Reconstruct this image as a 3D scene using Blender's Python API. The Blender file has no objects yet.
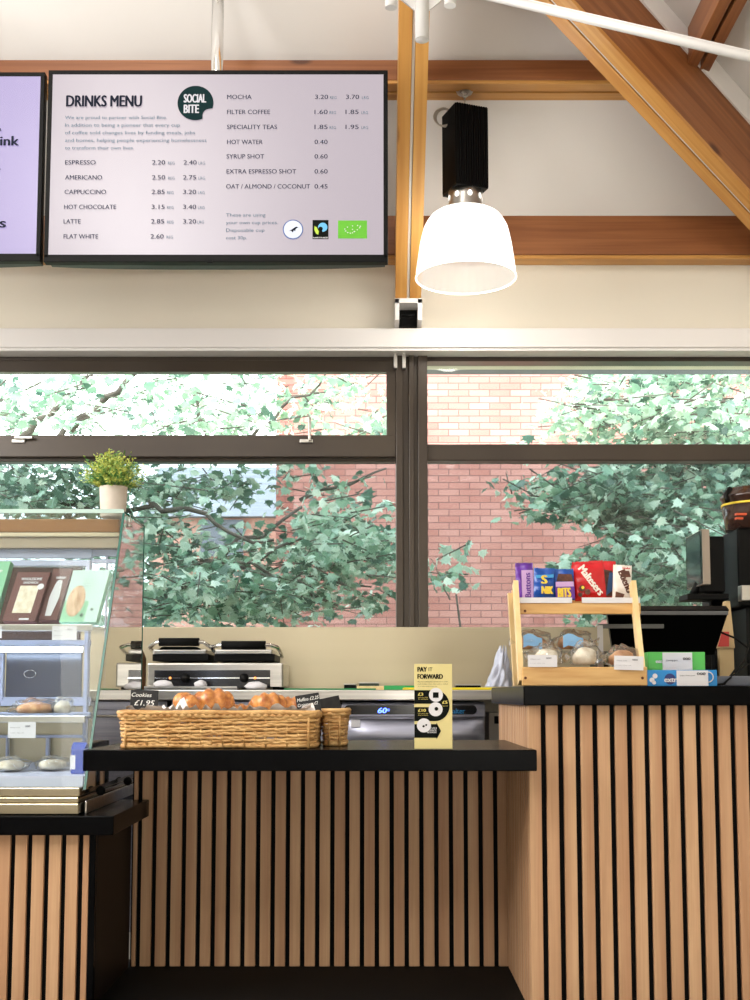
import bpy, math, random
from mathutils import Vector, Matrix, Euler
R = random.Random(7)
PI = math.pi
COL = bpy.context.scene.collection

# ------------------------------------------------------------------ camera model (one place for the numbers)
FPX = 1230.0; CY = 579.0; EYE = 0.90; TP = 0.0940
PITCH = math.atan(TP); CP, SP = math.cos(PITCH), math.sin(PITCH)
def ray(px, py):
    u = (px-375)/FPX; v = (CY-py)/FPX
    return Vector((u, CP-v*SP, SP+v*CP))
def P(px, py, Y):
    """world point seen at photo position (px,py) and standing at depth Y"""
    d = ray(px, py); return Vector((0, 0, EYE)) + d*(Y/d.y)

# ------------------------------------------------------------------ materials
def mat(name, col=(.5,.5,.5), rough=.5, metal=0., spec=.5, emit=None, es=0., coat=0., trans=0., alpha=1.):
    m = bpy.data.materials.new(name); m.use_nodes = True
    b = m.node_tree.nodes['Principled BSDF']
    b.inputs['Base Color'].default_value = (*col, 1); b.inputs['Roughness'].default_value = rough
    b.inputs['Metallic'].default_value = metal; b.inputs['Specular IOR Level'].default_value = spec
    b.inputs['Coat Weight'].default_value = coat; b.inputs['Transmission Weight'].default_value = trans
    b.inputs['Alpha'].default_value = alpha
    if emit: b.inputs['Emission Color'].default_value = (*emit, 1); b.inputs['Emission Strength'].default_value = es
    return m
def varied(m, col_a, col_b, scale=(1,1,1), detail=3, bump=0., bscale=None, nscale=1., coords='Object', lo=.3, hi=.7):
    """procedural colour variation (and bump) from a stretched noise"""
    nt = m.node_tree; b = nt.nodes['Principled BSDF']
    tc = nt.nodes.new('ShaderNodeTexCoord'); mp = nt.nodes.new('ShaderNodeMapping')
    mp.inputs['Scale'].default_value = scale
    nt.links.new(tc.outputs[coords], mp.inputs[0])
    n = nt.nodes.new('ShaderNodeTexNoise'); n.inputs['Scale'].default_value = nscale; n.inputs['Detail'].default_value = detail
    nt.links.new(mp.outputs[0], n.inputs['Vector'])
    r = nt.nodes.new('ShaderNodeValToRGB'); r.color_ramp.elements[0].color = (*col_a,1); r.color_ramp.elements[1].color = (*col_b,1)
    r.color_ramp.elements[0].position = lo; r.color_ramp.elements[1].position = hi
    nt.links.new(n.outputs['Fac'], r.inputs[0]); nt.links.new(r.outputs[0], b.inputs['Base Color'])
    if bump:
        bp = nt.nodes.new('ShaderNodeBump'); bp.inputs['Strength'].default_value = bump; bp.inputs['Distance'].default_value = .01
        nt.links.new(n.outputs['Fac'], bp.inputs['Height']); nt.links.new(bp.outputs[0], b.inputs['Normal'])
    return m
def S(r, g, b):   # sRGB 0-255 -> linear
    f = lambda c: (c/255/12.92) if c/255 <= .04045 else ((c/255+.055)/1.055)**2.4
    return (f(r), f(g), f(b))

def timber(name, a, b, axis, rot=(0,0,0)):
    """pine: stretched grain plus dark knots"""
    m = mat(name, a, .38, spec=.4)
    nt = m.node_tree; bs = nt.nodes['Principled BSDF']
    tc = nt.nodes.new('ShaderNodeTexCoord'); mp = nt.nodes.new('ShaderNodeMapping')
    sc = [34, 34, 34]; sc[axis] = 1.1; mp.inputs['Scale'].default_value = sc
    mr = nt.nodes.new('ShaderNodeMapping'); mr.inputs['Rotation'].default_value = rot
    nt.links.new(tc.outputs['Object'], mr.inputs[0]); nt.links.new(mr.outputs[0], mp.inputs[0])
    n = nt.nodes.new('ShaderNodeTexNoise'); n.inputs['Scale'].default_value = 1; n.inputs['Detail'].default_value = 4; n.inputs['Distortion'].default_value = .6
    nt.links.new(mp.outputs[0], n.inputs[0])
    r = nt.nodes.new('ShaderNodeValToRGB'); r.color_ramp.elements[0].color = (*b,1); r.color_ramp.elements[1].color = (*a,1)
    r.color_ramp.elements[0].position = .32; r.color_ramp.elements[1].position = .66
    nt.links.new(n.outputs['Fac'], r.inputs[0])
    mp2 = nt.nodes.new('ShaderNodeMapping'); s2 = [7, 7, 7]; s2[axis] = 2.6; mp2.inputs['Scale'].default_value = s2
    nt.links.new(mr.outputs[0], mp2.inputs[0])
    v = nt.nodes.new('ShaderNodeTexVoronoi'); v.inputs['Scale'].default_value = 1
    nt.links.new(mp2.outputs[0], v.inputs[0])
    k = nt.nodes.new('ShaderNodeValToRGB'); k.color_ramp.elements[0].position = .07; k.color_ramp.elements[1].position = .14
    k.color_ramp.elements[0].color = (.22,.15,.10,1); k.color_ramp.elements[1].color = (1,1,1,1)
    nt.links.new(v.outputs['Distance'], k.inputs[0])
    mx = nt.nodes.new('ShaderNodeMix'); mx.data_type = 'RGBA'; mx.blend_type = 'MULTIPLY'; mx.inputs[0].default_value = .8
    nt.links.new(r.outputs[0], mx.inputs[6]); nt.links.new(k.outputs[0], mx.inputs[7])
    nt.links.new(mx.outputs[2], bs.inputs['Base Color'])
    return m

def glassy(name, tint=(.95,.98,.97), gloss=1., veil=0.):
    """thin clear pane: transparent plus a fresnel mirror"""
    m = bpy.data.materials.new(name); m.use_nodes = True; nt = m.node_tree; nt.nodes.clear()
    o = nt.nodes.new('ShaderNodeOutputMaterial'); t = nt.nodes.new('ShaderNodeBsdfTransparent'); g = nt.nodes.new('ShaderNodeBsdfGlossy')
    t.inputs[0].default_value = (*tint,1); g.inputs['Roughness'].default_value = .02
    f = nt.nodes.new('ShaderNodeFresnel'); f.inputs[0].default_value = 1.45
    mu = nt.nodes.new('ShaderNodeMath'); mu.operation = 'MULTIPLY'; mu.inputs[1].default_value = gloss
    nt.links.new(f.outputs[0], mu.inputs[0])
    mix = nt.nodes.new('ShaderNodeMixShader')
    nt.links.new(mu.outputs[0], mix.inputs[0]); nt.links.new(t.outputs[0], mix.inputs[1]); nt.links.new(g.outputs[0], mix.inputs[2])
    last = mix
    if veil:
        d = nt.nodes.new('ShaderNodeBsdfDiffuse'); d.inputs[0].default_value = (.9,.92,.95,1)
        m2 = nt.nodes.new('ShaderNodeMixShader'); m2.inputs[0].default_value = veil
        nt.links.new(mix.outputs[0], m2.inputs[1]); nt.links.new(d.outputs[0], m2.inputs[2]); last = m2
    nt.links.new(last.outputs[0], o.inputs[0])
    return m

M = {}
M['wall'] = varied(mat('wall_paint', S(214,206,190), .85, spec=.2), S(224,217,202), S(231,225,211), (1.2,1.2,1.2), 2)
M['ceil'] = varied(mat('ceiling_paint', S(214,210,206), .85, spec=.2), S(212,208,205), S(220,216,213), (1,1,1), 2)
M['white'] = mat('white_gloss_paint', S(232,228,226), .35)
M['whitem'] = mat('white_powder_coat', S(214,212,210), .35)
M['floor'] = varied(mat('floor_tile', S(160,156,150), .5), S(150,146,140), S(172,168,160), (3,3,3), 3)
M['tx'] = timber('shaded_beam_across', S(150,96,58), S(122,72,40), 0)  # beam sides: shade put into the timber colour, darker than the undersides
M['ty'] = timber('shaded_beam_along', S(150,96,58), S(122,72,40), 1)
M['gx'] = timber('lit_underside_across', S(204,152,84), S(182,124,62), 0)  # same timber made lighter, light from below painted on the undersides
M['gy'] = timber('lit_underside_along', S(204,152,84), S(182,124,62), 1)
M['tr'] = timber('pine_rafter', S(208,158,88), S(186,130,66), 1, (math.atan(.84),0,0))
M['frame'] = varied(mat('bronze_window_frame', S(64,54,46), .32, metal=.25), S(60,51,44), S(70,60,50), (2,2,2), 2)
M['steel'] = varied(mat('brushed_steel', (.6,.6,.6), .28, metal=1), S(186,184,180), S(206,203,198), (.8,60,90), 3)
M['steelv'] = varied(mat('brushed_steel_panel', (.6,.6,.6), .36, metal=1), S(186,176,152), S(190,180,156), (.8,3,12), 1)
M['steelw'] = varied(mat('warm_steel_trim', (.6,.6,.6), .22, metal=1), S(146,136,114), S(160,150,128), (.8,8,30), 2)
M['steelb'] = varied(mat('appliance_steel', (.6,.6,.65), .34, metal=.9), S(150,152,170), S(176,178,194), (1,50,70), 3)
M['chrome'] = mat('polished_chrome', (.78,.78,.77), .12, metal=1)
M['nickel'] = mat('satin_nickel', (.5,.48,.45), .35, metal=1)
M['black'] = mat('matt_black', (.002,.002,.002), .7, spec=.1)
M['lam'] = varied(mat('black_laminate', (.012,.012,.014), .25, spec=.04), (.0015,.0015,.0018), (.0025,.0025,.003), (30,30,30), 2)
M['lamside'] = mat('dark_brown_laminate', S(24,17,15), .5, spec=.15)
M['blackg'] = mat('black_gloss', (.01,.01,.012), .15)
M['blackp'] = mat('black_plastic', (.003,.003,.003), .45, spec=.12)
M['rubber'] = mat('black_rubber', (.003,.003,.003), .7, spec=.15)
M['paper'] = mat('white_card', S(218,217,222), .7)
M['ink'] = mat('dark_ink', S(20,26,40), .7, spec=.1)
M['slate'] = varied(mat('chalkboard', S(34,34,36), .75), S(28,28,30), S(42,42,44), (60,60,60), 3)
M['chalk'] = mat('chalk_white', S(235,235,232), .8)
M['glass'] = glassy('window_glass_clear', (.97,.99,.98), 1.)
M['glasst'] = glassy('window_glass_tinted', (.60,.65,.66), 1.)
M['caseglass'] = glassy('case_glass', (.96,.985,.98), .22, .006)
M['gedge'] = mat('green_glass_edge', S(20,88,76), .2)
M['film'] = glassy('clear_food_film', (.992,.994,.996), .6, .05)
M['acryl'] = glassy('clear_acrylic', (.95,.97,.99), 1.0, .04)
M['pinew'] = varied(mat('bamboo_stand', S(212,168,104), .42), S(196,146,82), S(222,182,120), (6,40,60), 3)
M['pale'] = varied(mat('pale_bamboo_stand', S(232,202,146), .42), S(222,190,134), S(236,210,160), (40,40,5), 3)
M['screw'] = mat('bronze_screw', S(88,48,24), .4, metal=.6)

# slat wood: slat-to-slat variation and fine vertical grain
def slatwood(name, a, b, c, axis=0):
    m = mat(name, a, .5, spec=.3)
    nt = m.node_tree; bs = nt.nodes['Principled BSDF']
    tc = nt.nodes.new('ShaderNodeTexCoord')
    def noise(sc, det, dist=0):
        mp = nt.nodes.new('ShaderNodeMapping'); mp.inputs['Scale'].default_value = sc
        nt.links.new(tc.outputs['Object'], mp.inputs[0])
        n = nt.nodes.new('ShaderNodeTexNoise'); n.inputs['Scale'].default_value = 1; n.inputs['Detail'].default_value = det; n.inputs['Distortion'].default_value = dist
        nt.links.new(mp.outputs[0], n.inputs[0]); return n
    s1 = [.2,.2,.15]; s1[axis] = 26; n1 = noise(s1, 0)
    s2 = [200,200,4.]; n2 = noise(s2, 4, .3)
    n3 = noise([30,30,2.2], 3, .8)
    r = nt.nodes.new('ShaderNodeValToRGB'); r.color_ramp.elements[0].color = (*a,1); r.color_ramp.elements[1].color = (*b,1)
    r.color_ramp.elements[0].position = .36; r.color_ramp.elements[1].position = .64
    nt.links.new(n1.outputs['Fac'], r.inputs[0])
    r2 = nt.nodes.new('ShaderNodeValToRGB'); r2.color_ramp.elements[0].color = (*c,1); r2.color_ramp.elements[1].color = (1,1,1,1)
    r2.color_ramp.elements[0].position = .3; r2.color_ramp.elements[1].position = .62
    nt.links.new(n2.outputs['Fac'], r2.inputs[0])
    r3 = nt.nodes.new('ShaderNodeValToRGB'); r3.color_ramp.elements[0].color = (.88,.85,.82,1); r3.color_ramp.elements[1].color = (1,1,1,1)
    r3.color_ramp.elements[0].position = .28; r3.color_ramp.elements[1].position = .55
    nt.links.new(n3.outputs['Fac'], r3.inputs[0])
    cur = r.outputs[0]
    for rr in (r2, r3):
        mx = nt.nodes.new('ShaderNodeMix'); mx.data_type = 'RGBA'; mx.blend_type = 'MULTIPLY'; mx.inputs[0].default_value = 1
        nt.links.new(cur, mx.inputs[6]); nt.links.new(rr.outputs[0], mx.inputs[7]); cur = mx.outputs[2]
    nt.links.new(cur, bs.inputs['Base Color'])
    return m
M['slat'] = slatwood('oak_slat', S(202,164,128), S(184,142,108), (.90,.86,.83))
M['slaty'] = slatwood('oak_slat_end', S(202,164,128), S(184,142,108), (.90,.86,.83), 1)

def brickmat():
    m = mat('red_brick', (.4,.15,.12), .9, spec=.1); nt = m.node_tree; bs = nt.nodes['Principled BSDF']
    tc = nt.nodes.new('ShaderNodeTexCoord'); sp = nt.nodes.new('ShaderNodeSeparateXYZ'); cb = nt.nodes.new('ShaderNodeCombineXYZ')
    nt.links.new(tc.outputs['Object'], sp.inputs[0])
    ad = nt.nodes.new('ShaderNodeMath'); ad.operation = 'ADD'
    nt.links.new(sp.outputs[0], ad.inputs[0]); nt.links.new(sp.outputs[1], ad.inputs[1])
    nt.links.new(ad.outputs[0], cb.inputs[0]); nt.links.new(sp.outputs[2], cb.inputs[1])
    b = nt.nodes.new('ShaderNodeTexBrick'); b.inputs['Scale'].default_value = 1
    b.inputs['Brick Width'].default_value = .215; b.inputs['Row Height'].default_value = .070; b.inputs['Mortar Size'].default_value = .006
    b.inputs['Mortar Smooth'].default_value = .3; b.inputs['Bias'].default_value = 0
    b.inputs['Color1'].default_value = (*S(194,140,130),1); b.inputs['Color2'].default_value = (*S(176,118,108),1); b.inputs['Mortar'].default_value = (*S(134,94,88),1)
    nt.links.new(cb.outputs[0], b.inputs[0])
    n = nt.nodes.new('ShaderNodeTexNoise'); n.inputs['Scale'].default_value = 1.6; n.inputs['Detail'].default_value = 5
    nt.links.new(tc.outputs['Object'], n.inputs[0])
    mx = nt.nodes.new('ShaderNodeMix'); mx.data_type = 'RGBA'; mx.blend_type = 'SOFT_LIGHT'; mx.inputs[0].default_value = .5
    nt.links.new(b.outputs[0], mx.inputs[6]); nt.links.new(n.outputs['Fac'], mx.inputs[7])
    nt.links.new(mx.outputs[2], bs.inputs['Base Color'])
    return m
M['brick'] = brickmat()
M['peach'] = varied(mat('peach_brick', S(226,176,158), .9), S(214,160,142), S(232,186,170), (2,2,12), 3)
M['roofslate'] = varied(mat('grey_slate', S(150,156,166), .7), S(134,140,150), S(164,170,180), (1,1,30), 3)
def leafmat(name, a, b, rough=.32):
    m = mat(name, a, rough, spec=.9)
    varied(m, a, b, (1,1,1), 2, nscale=5., lo=.35, hi=.65)
    m.node_tree.nodes['Principled BSDF'].inputs['Sheen Weight'].default_value = .3
    nt = m.node_tree; bs = nt.nodes['Principled BSDF']
    tr = nt.nodes.new('ShaderNodeBsdfTranslucent'); mix = nt.nodes.new('ShaderNodeMixShader'); mix.inputs[0].default_value = .35
    ramp = [n for n in nt.nodes if n.type == 'VALTORGB'][0]
    nt.links.new(ramp.outputs[0], tr.inputs[0])
    out = nt.nodes['Material Output']
    nt.links.new(bs.outputs[0], mix.inputs[1]); nt.links.new(tr.outputs[0], mix.inputs[2]); nt.links.new(mix.outputs[0], out.inputs[0])
    return m
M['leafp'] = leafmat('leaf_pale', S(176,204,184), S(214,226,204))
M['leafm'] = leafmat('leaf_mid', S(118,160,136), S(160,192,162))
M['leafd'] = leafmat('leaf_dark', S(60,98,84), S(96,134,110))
M['bark'] = varied(mat('bark', S(92,84,76), .9), S(70,62,56), S(110,102,94), (6,6,20), 3, bump=.4)
M['lawn'] = varied(mat('outdoor_ground', S(120,130,100), .9), S(90,110,70), S(140,140,120), (2,2,2), 4)

# ------------------------------------------------------------------ mesh builder
class MB:
    def __init__(s): s.v = []; s.f = []; s.mi = []; s.sm = []
    def add(s, vs, fs, mi=0, smooth=False):
        n = len(s.v); s.v += [Vector(v) for v in vs]
        for f in fs: s.f.append([i+n for i in f]); s.mi.append(mi); s.sm.append(smooth)
        return s
    def box(s, x0, x1, y0, y1, z0, z1, mi=0, M4=None, b=0.):
        if b > 0: return s.bbox(x0, x1, y0, y1, z0, z1, b, mi, M4)
        vs = [Vector((x, y, z)) for z in (z0, z1) for y in (y0, y1) for x in (x0, x1)]
        if M4: vs = [M4 @ v for v in vs]
        return s.add(vs, [(0,2,3,1),(4,5,7,6),(0,1,5,4),(2,6,7,3),(0,4,6,2),(1,3,7,5)], mi)
    def bbox(s, x0, x1, y0, y1, z0, z1, b, mi=0, M4=None):
        """box with chamfered edges: three rings"""
        import bmesh
        bm = bmesh.new()
        vs = [bm.verts.new((x, y, z)) for z in (z0, z1) for y in (y0, y1) for x in (x0, x1)]
        for f in [(0,2,3,1),(4,5,7,6),(0,1,5,4),(2,6,7,3),(0,4,6,2),(1,3,7,5)]: bm.faces.new([vs[i] for i in f])
        bmesh.ops.bevel(bm, geom=list(bm.edges), offset=b, segments=2, affect='EDGES', profile=.5)
        bm.verts.index_update()
        vv = [(M4 @ v.co) if M4 else v.co.copy() for v in bm.verts]
        s.add(vv, [[v.index for v in f.verts] for f in bm.faces], mi)
        bm.free(); return s
    def prism(s, pts, d, mi=0):
        """closed outline pts (3D, planar) pushed by vector d"""
        n = len(pts); d = Vector(d); a = [Vector(p) for p in pts]; b = [p+d for p in a]
        fs = [tuple(range(n)), tuple(reversed(range(n, 2*n)))]+[((i+1)%n, i, n+i, n+(i+1)%n) for i in range(n)]
        return s.add(a+b, fs, mi)
    def tube(s, path, r, n=8, mi=0, cap=True, smooth=True, closed=False):
        path = [Vector(p) for p in path]; rs = r if isinstance(r, (list, tuple)) else [r]*len(path)
        vs = []; fs = []; L = len(path); prev = None
        for i, p in enumerate(path):
            if closed: t = path[(i+1)%L]-path[i-1]
            else: t = path[min(i+1, L-1)]-path[max(i-1, 0)]
            t = t.normalized() if t.length > 1e-9 else Vector((0,0,1))
            if prev is None: a = t.orthogonal().normalized()
            else:
                a = prev - t*prev.dot(t); a = a.normalized() if a.length > 1e-6 else t.orthogonal().normalized()
            prev = a; b = t.cross(a)
            for k in range(n):
                th = 2*PI*k/n; vs.append(p+(a*math.cos(th)+b*math.sin(th))*rs[i])
        for i in range(L if closed else L-1):
            j = (i+1) % L
            for k in range(n): fs.append((i*n+k, i*n+(k+1)%n, j*n+(k+1)%n, j*n+k))
        base = len(s.v); s.add(vs, fs, mi, smooth)
        if cap and not closed:
            s.f += [[base+k for k in reversed(range(n))], [base+(L-1)*n+k for k in range(n)]]; s.mi += [mi, mi]; s.sm += [False, False]
        return s
    def lathe(s, prof, c=(0,0,0), n=32, mi=0, smooth=True, M4=None, wob=None):
        """profile [(r,z)...] round the z axis"""
        c = Vector(c); vs = []; fs = []
        for (r, z) in prof:
            for k in range(n):
                th = 2*PI*k/n; rr = r*(wob(th) if wob else 1)
                v = Vector((rr*math.cos(th), rr*math.sin(th), z)); vs.append((M4 @ v if M4 else v)+c)
        for i in range(len(prof)-1):
            for k in range(n): fs.append((i*n+k, i*n+(k+1)%n, (i+1)*n+(k+1)%n, (i+1)*n+k))
        return s.add(vs, fs, mi, smooth)
    def grid(s, fn, nu, nv, mi=0, smooth=True):
        vs = [fn(i/nu, j/nv) for j in range(nv+1) for i in range(nu+1)]
        fs = [(j*(nu+1)+i, j*(nu+1)+i+1, (j+1)*(nu+1)+i+1, (j+1)*(nu+1)+i) for j in range(nv) for i in range(nu)]
        return s.add(vs, fs, mi, smooth)
    def lump(s, c, rx, ry, rz, n=12, m=8, noise=.15, seed=0, mi=0, flat=False):
        rr = random.Random(seed); c = Vector(c); ph = [rr.uniform(0, 6.28) for _ in range(8)]; vs = []; fs = []
        for j in range(m+1):
            phi = PI*j/m
            for i in range(n):
                th = 2*PI*i/n
                k = 1+noise*(.5*math.sin(3*th+ph[0]+2*phi)+.4*math.sin(5*th+ph[1]-3*phi)+.35*math.sin(7*phi+ph[2]+th)+ .3*rr.uniform(-1,1)*(1 if 0 < j < m else 0))
                z = -math.cos(phi)*rz*k
                if flat and z < -rz*.6: z = -rz*.6
                vs.append(c+Vector((math.sin(phi)*math.cos(th)*rx*k, math.sin(phi)*math.sin(th)*ry*k, z)))
        for j in range(m):
            for i in range(n): fs.append((j*n+i, j*n+(i+1)%n, (j+1)*n+(i+1)%n, (j+1)*n+i))
        return s.add(vs, fs, mi, True)

def wloc(o):
    p = Vector((0,0,0))
    while o: p += o.location; o = o.parent
    return p
def obj(name, mb, mats, parent=None, local=False, loc=None):
    """link mb as ONE mesh object. Vertices in world coordinates unless local."""
    me = bpy.data.meshes.new(name)
    if parent is not None: off = wloc(parent) if not local else Vector((0,0,0)); lc = Vector((0,0,0))
    elif loc is not None: off = Vector(loc); lc = Vector(loc)
    else:
        xs = [v.x for v in mb.v]; ys = [v.y for v in mb.v]; zs = [v.z for v in mb.v]
        lc = Vector(((min(xs)+max(xs))/2, (min(ys)+max(ys))/2, min(zs))); off = lc
    me.from_pydata([tuple(v-off) for v in mb.v], [], mb.f)
    if not isinstance(mats, (list, tuple)): mats = [mats]
    for m in mats: me.materials.append(M[m] if isinstance(m, str) else m)
    for p, mi, sm in zip(me.polygons, mb.mi, mb.sm): p.material_index = mi; p.use_smooth = sm
    me.update()
    o = bpy.data.objects.new(name, me); COL.objects.link(o); o.location = lc
    if parent is not None: o.parent = parent
    return o
def tag(o, label, cat, group=None, kind=None):
    o['label'] = label; o['category'] = cat
    if group: o['group'] = group
    if kind: o['kind'] = kind
    return o
def thing(name, label, cat, loc, group=None):
    o = bpy.data.objects.new(name, None); COL.objects.link(o); o.location = loc; o.empty_display_size = .05
    return tag(o, label, cat, group)
def struct(name, mb, mats, parent=None):
    o = obj(name, mb, mats, parent)
    if parent is None: o['kind'] = 'structure'
    return o
def dup(root, loc, label, group=None, rz=None):
    r = root.copy(); COL.objects.link(r); r.location = loc; r['label'] = label
    if group: r['group'] = group
    if rz is not None: r.rotation_euler[2] = rz
    for ch in list(root.children):
        c = ch.copy(); COL.objects.link(c); c.parent = r
        for g in list(ch.children):
            d = g.copy(); COL.objects.link(d); d.parent = c
    return r
# writing: built-in font turned into mesh, laid on a plane facing -Y (towards the counter's front)
def text_into(mb, s, origin, cap, width=None, bold=0., mi=0, right=Vector((1,0,0)), up=Vector((0,0,1)), align='L', shear=0.):
    cu = bpy.data.curves.new('t', 'FONT'); cu.body = s; cu.size = 1; cu.resolution_u = 3; cu.shear = shear
    ob = bpy.data.objects.new('t', cu); me = bpy.data.meshes.new_from_object(ob)
    if not len(me.vertices): return
    xs = [v.co.x for v in me.vertices]; x0, x1 = min(xs), max(xs)
    sy = cap/.70; sx = (width/(x1-x0)) if width else sy
    w = (x1-x0)*sx; sh = {'L': 0, 'C': -w/2, 'R': -w}[align]
    sh_ = [(0,0)] if bold <= 0 else ([(0,0),(1,0)] if bold < .015 else [(-1,0),(0,0),(1,0),(0,.5)])
    nrm_ = right.cross(up)
    for j_, (kx, ky) in enumerate(sh_):
        vs = [origin + nrm_*(.00012*j_) + right*((v.co.x-x0)*sx+sh+kx*cap*bold*2.2) + up*(v.co.y*sy+ky*cap*bold*2) for v in me.vertices]
        mb.add(vs, [tuple(p.vertices) for p in me.polygons], mi)
    bpy.data.objects.remove(ob); bpy.data.meshes.remove(me); bpy.data.curves.remove(cu)
def disc(mb, c, r, n=32, mi=0, right=Vector((1,0,0)), up=Vector((0,0,1))):
    mb.add([Vector(c)+right*(r*math.cos(2*PI*k/n))+up*(r*math.sin(2*PI*k/n)) for k in range(n)], [tuple(range(n))], mi)
def rect(mb, c0, c1, mi=0):
    """rectangle facing -Y between two world points (x,z differ)"""
    a, b = Vector(c0), Vector(c1); y = a.y
    mb.add([(a.x,y,b.z),(b.x,y,b.z),(b.x,y,a.z),(a.x,y,a.z)], [(0,1,2,3)], mi)

# ------------------------------------------------------------------ room shell
YW = 5.35                      # inner face of the window wall
XL, XR, YF = -3.6, 2.15, -3.2  # side walls and wall behind the camera
MS = .84                       # slope of the ceiling above the windows
ZP = P(408,222,5.28).z         # ceiling height over the plate
def zc(y): return ZP + MS*(5.28-y)
zs, zh = 1.17, P(408,350,5.30).z      # sill and head of the window band
struct('floor', MB().box(XL-.2, XR+.2, YF-.2, YW+.3, -.1, 0), 'floor')
wb = MB(); wb.box(XL-.2, XR+.2, YW, YW+.28, 0, zs); wb.box(XL-.2, XR+.2, YW, YW+.28, zh, ZP+.4)
wb.box(XL-.2, -3.2, YW, YW+.28, zs, zh); wb.box(2.1, XR+.2, YW, YW+.28, zs, zh)
struct('wall_back', wb, 'wall')
struct('wall_left', MB().box(XL-.2, XL, YF-.2, YW, 0, 6.2), 'wall')
struct('wall_right', MB().box(XR, XR+.2, YF-.2, YW, 0, ZP+.2), 'wall')
struct('wall_front', MB().box(XL-.2, XR+.2, YF-.2, YF, 0, 7.5), 'wall')
# hip geometry: the two roof planes meet on a line
HA = Vector((0.677, 4.288)); HB = Vector((1.495, 4.87)); HD = (HB-HA)
ZU0 = P(408,308,5.25).z        # underside plane of the rafters
def zu(y): return ZU0 + MS*(5.25-y)
def hipx(y): return HA.x + HD.x*(y-HA.y)/HD.y
ytop, yend = 1.2, 5.36
ME = (MS*HD.y/HD.x)            # slope of the right hand roof
zt = zc(ytop)
ce = MB()
ce.prism([(XL-.2, yend, zc(yend)), (hipx(yend), yend, zc(yend)), (hipx(ytop), ytop, zt), (XL-.2, ytop, zt)], (0,0,.1))
ce.box(XL-.2, XR+.3, YF-.2, ytop, zt, zt+.1)
struct('ceiling', ce, 'ceil')
c2 = MB(); xe = 2.6; zt2 = zc(yend)-ME*(xe-hipx(yend))
z_e = lambda y: zc(y)-ME*(xe-hipx(y))
zlow = zc(yend)-ME*(xe-hipx(yend))
# plane of the right roof: height falls with x only
def zright(x): return zc(yend) - ME*(x-hipx(yend))
c2.prism([(hipx(yend), yend, zright(hipx(yend))), (xe, yend, zright(xe)), (xe, YF, zright(xe)), (hipx(ytop), YF, zright(hipx(ytop))), (hipx(ytop), ytop, zright(hipx(ytop)))], (0,0,.1))
o = struct('ceiling_right', c2, 'ceil')

# purlins, plate, rafter, hip
zpb = P(408,254,5.25).z
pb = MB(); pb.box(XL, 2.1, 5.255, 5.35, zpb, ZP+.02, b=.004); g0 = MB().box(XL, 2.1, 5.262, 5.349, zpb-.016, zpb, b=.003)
o = tag(obj('roof_beam', pb, 'tx'), 'long brown timber wall plate running just above the white pelmet', 'beam'); obj('lit_underside', g0, 'gx', o)  # paler strip paints the lit underside of the plate
y2 = 4.72; z2b = P(465,80,y2).z
xh2 = hipx(y2)-.02
p2 = MB(); p2.box(XL, xh2, y2, y2+.068, z2b, zc(y2+.035)+.01, b=.003); p2.box(XL, xh2, y2+.082, y2+.15, z2b, zc(y2+.115)+.01, b=.003)
p2.box(XL, xh2, y2+.06, y2+.09, z2b+.03, z2b+.07)
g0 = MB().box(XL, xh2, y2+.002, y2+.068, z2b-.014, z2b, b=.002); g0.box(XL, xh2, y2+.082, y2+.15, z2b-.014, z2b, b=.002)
o = tag(obj('roof_beam', p2, 'tx'), 'upper brown double purlin crossing behind the top of the drinks screens', 'beam'); obj('lit_underside', g0, 'gx', o)  # two paler strips, light painted under the purlin
# right-hand double purlin
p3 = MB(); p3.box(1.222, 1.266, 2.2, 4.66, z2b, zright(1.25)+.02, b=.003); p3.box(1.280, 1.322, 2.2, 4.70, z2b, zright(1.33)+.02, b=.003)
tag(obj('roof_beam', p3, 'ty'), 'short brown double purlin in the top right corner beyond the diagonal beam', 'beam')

def along(p0, p1, w0, w1, h0, h1, mb, mi=0):
    """bar from p0 to p1 (underside line); w across horizontally, h upward (vertical)"""
    p0, p1 = Vector(p0), Vector(p1); d = (p1-p0); hd = Vector((d.x, d.y, 0)).normalized(); s = Vector((hd.y, -hd.x, 0)); u = Vector((0,0,1))
    vs = [p+s*w+u*h for p in (p0, p1) for h in (h0, h1) for w in (w0, w1)]
    mb.add(vs, [(0,1,3,2),(4,6,7,5),(0,4,5,1),(2,3,7,6),(0,2,6,4),(1,5,7,3)], mi)
XRF = P(408,308,5.25).x
rt = thing('rafter', 'upright golden pine double rafter with white strip, between the screens and the lamp', 'rafter', (XRF, 5.25, ZU0))
r0 = (XRF, 5.25, ZU0); r1 = (XRF, 2.4, zu(2.4))
# side vector for direction -y is (-1,0,0)
for a, b in ((-.056, -.0065), (.0065, .056)):
    mb = MB(); along(r0, r1, a, b, 0, .26, mb); obj('timber', mb, 'tr', rt)
mb = MB(); along(r0, r1, -.0065, .0065, .07, .26, mb); along((XRF,5.252,ZU0+.0), r1, -.0045, .0045, .008, .03, mb); obj('tie_strip', mb, 'white', rt)
sh = MB(); bz = P(408,326,5.25).z
sh.box(XRF-.058, XRF-.040, 5.16, 5.32, bz, ZU0+.012); sh.box(XRF+.040, XRF+.058, 5.16, 5.32, bz, ZU0+.012); sh.box(XRF-.058, XRF+.058, 5.16, 5.32, ZU0-.006, ZU0+.014)
sh.box(XRF-.040, XRF+.040, 5.26, 5.32, bz, ZU0-.006, mi=1); sh.tube([(XRF-.03, 5.2, bz+.03), (XRF+.03, 5.2, bz+.03)], .008, mi=1)
obj('bearing_shoe', sh, ['white', 'blackp'], rt)
ob_ = MB(); along(r0, r1, -.066, -.056, .02, .40, ob_); 

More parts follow.
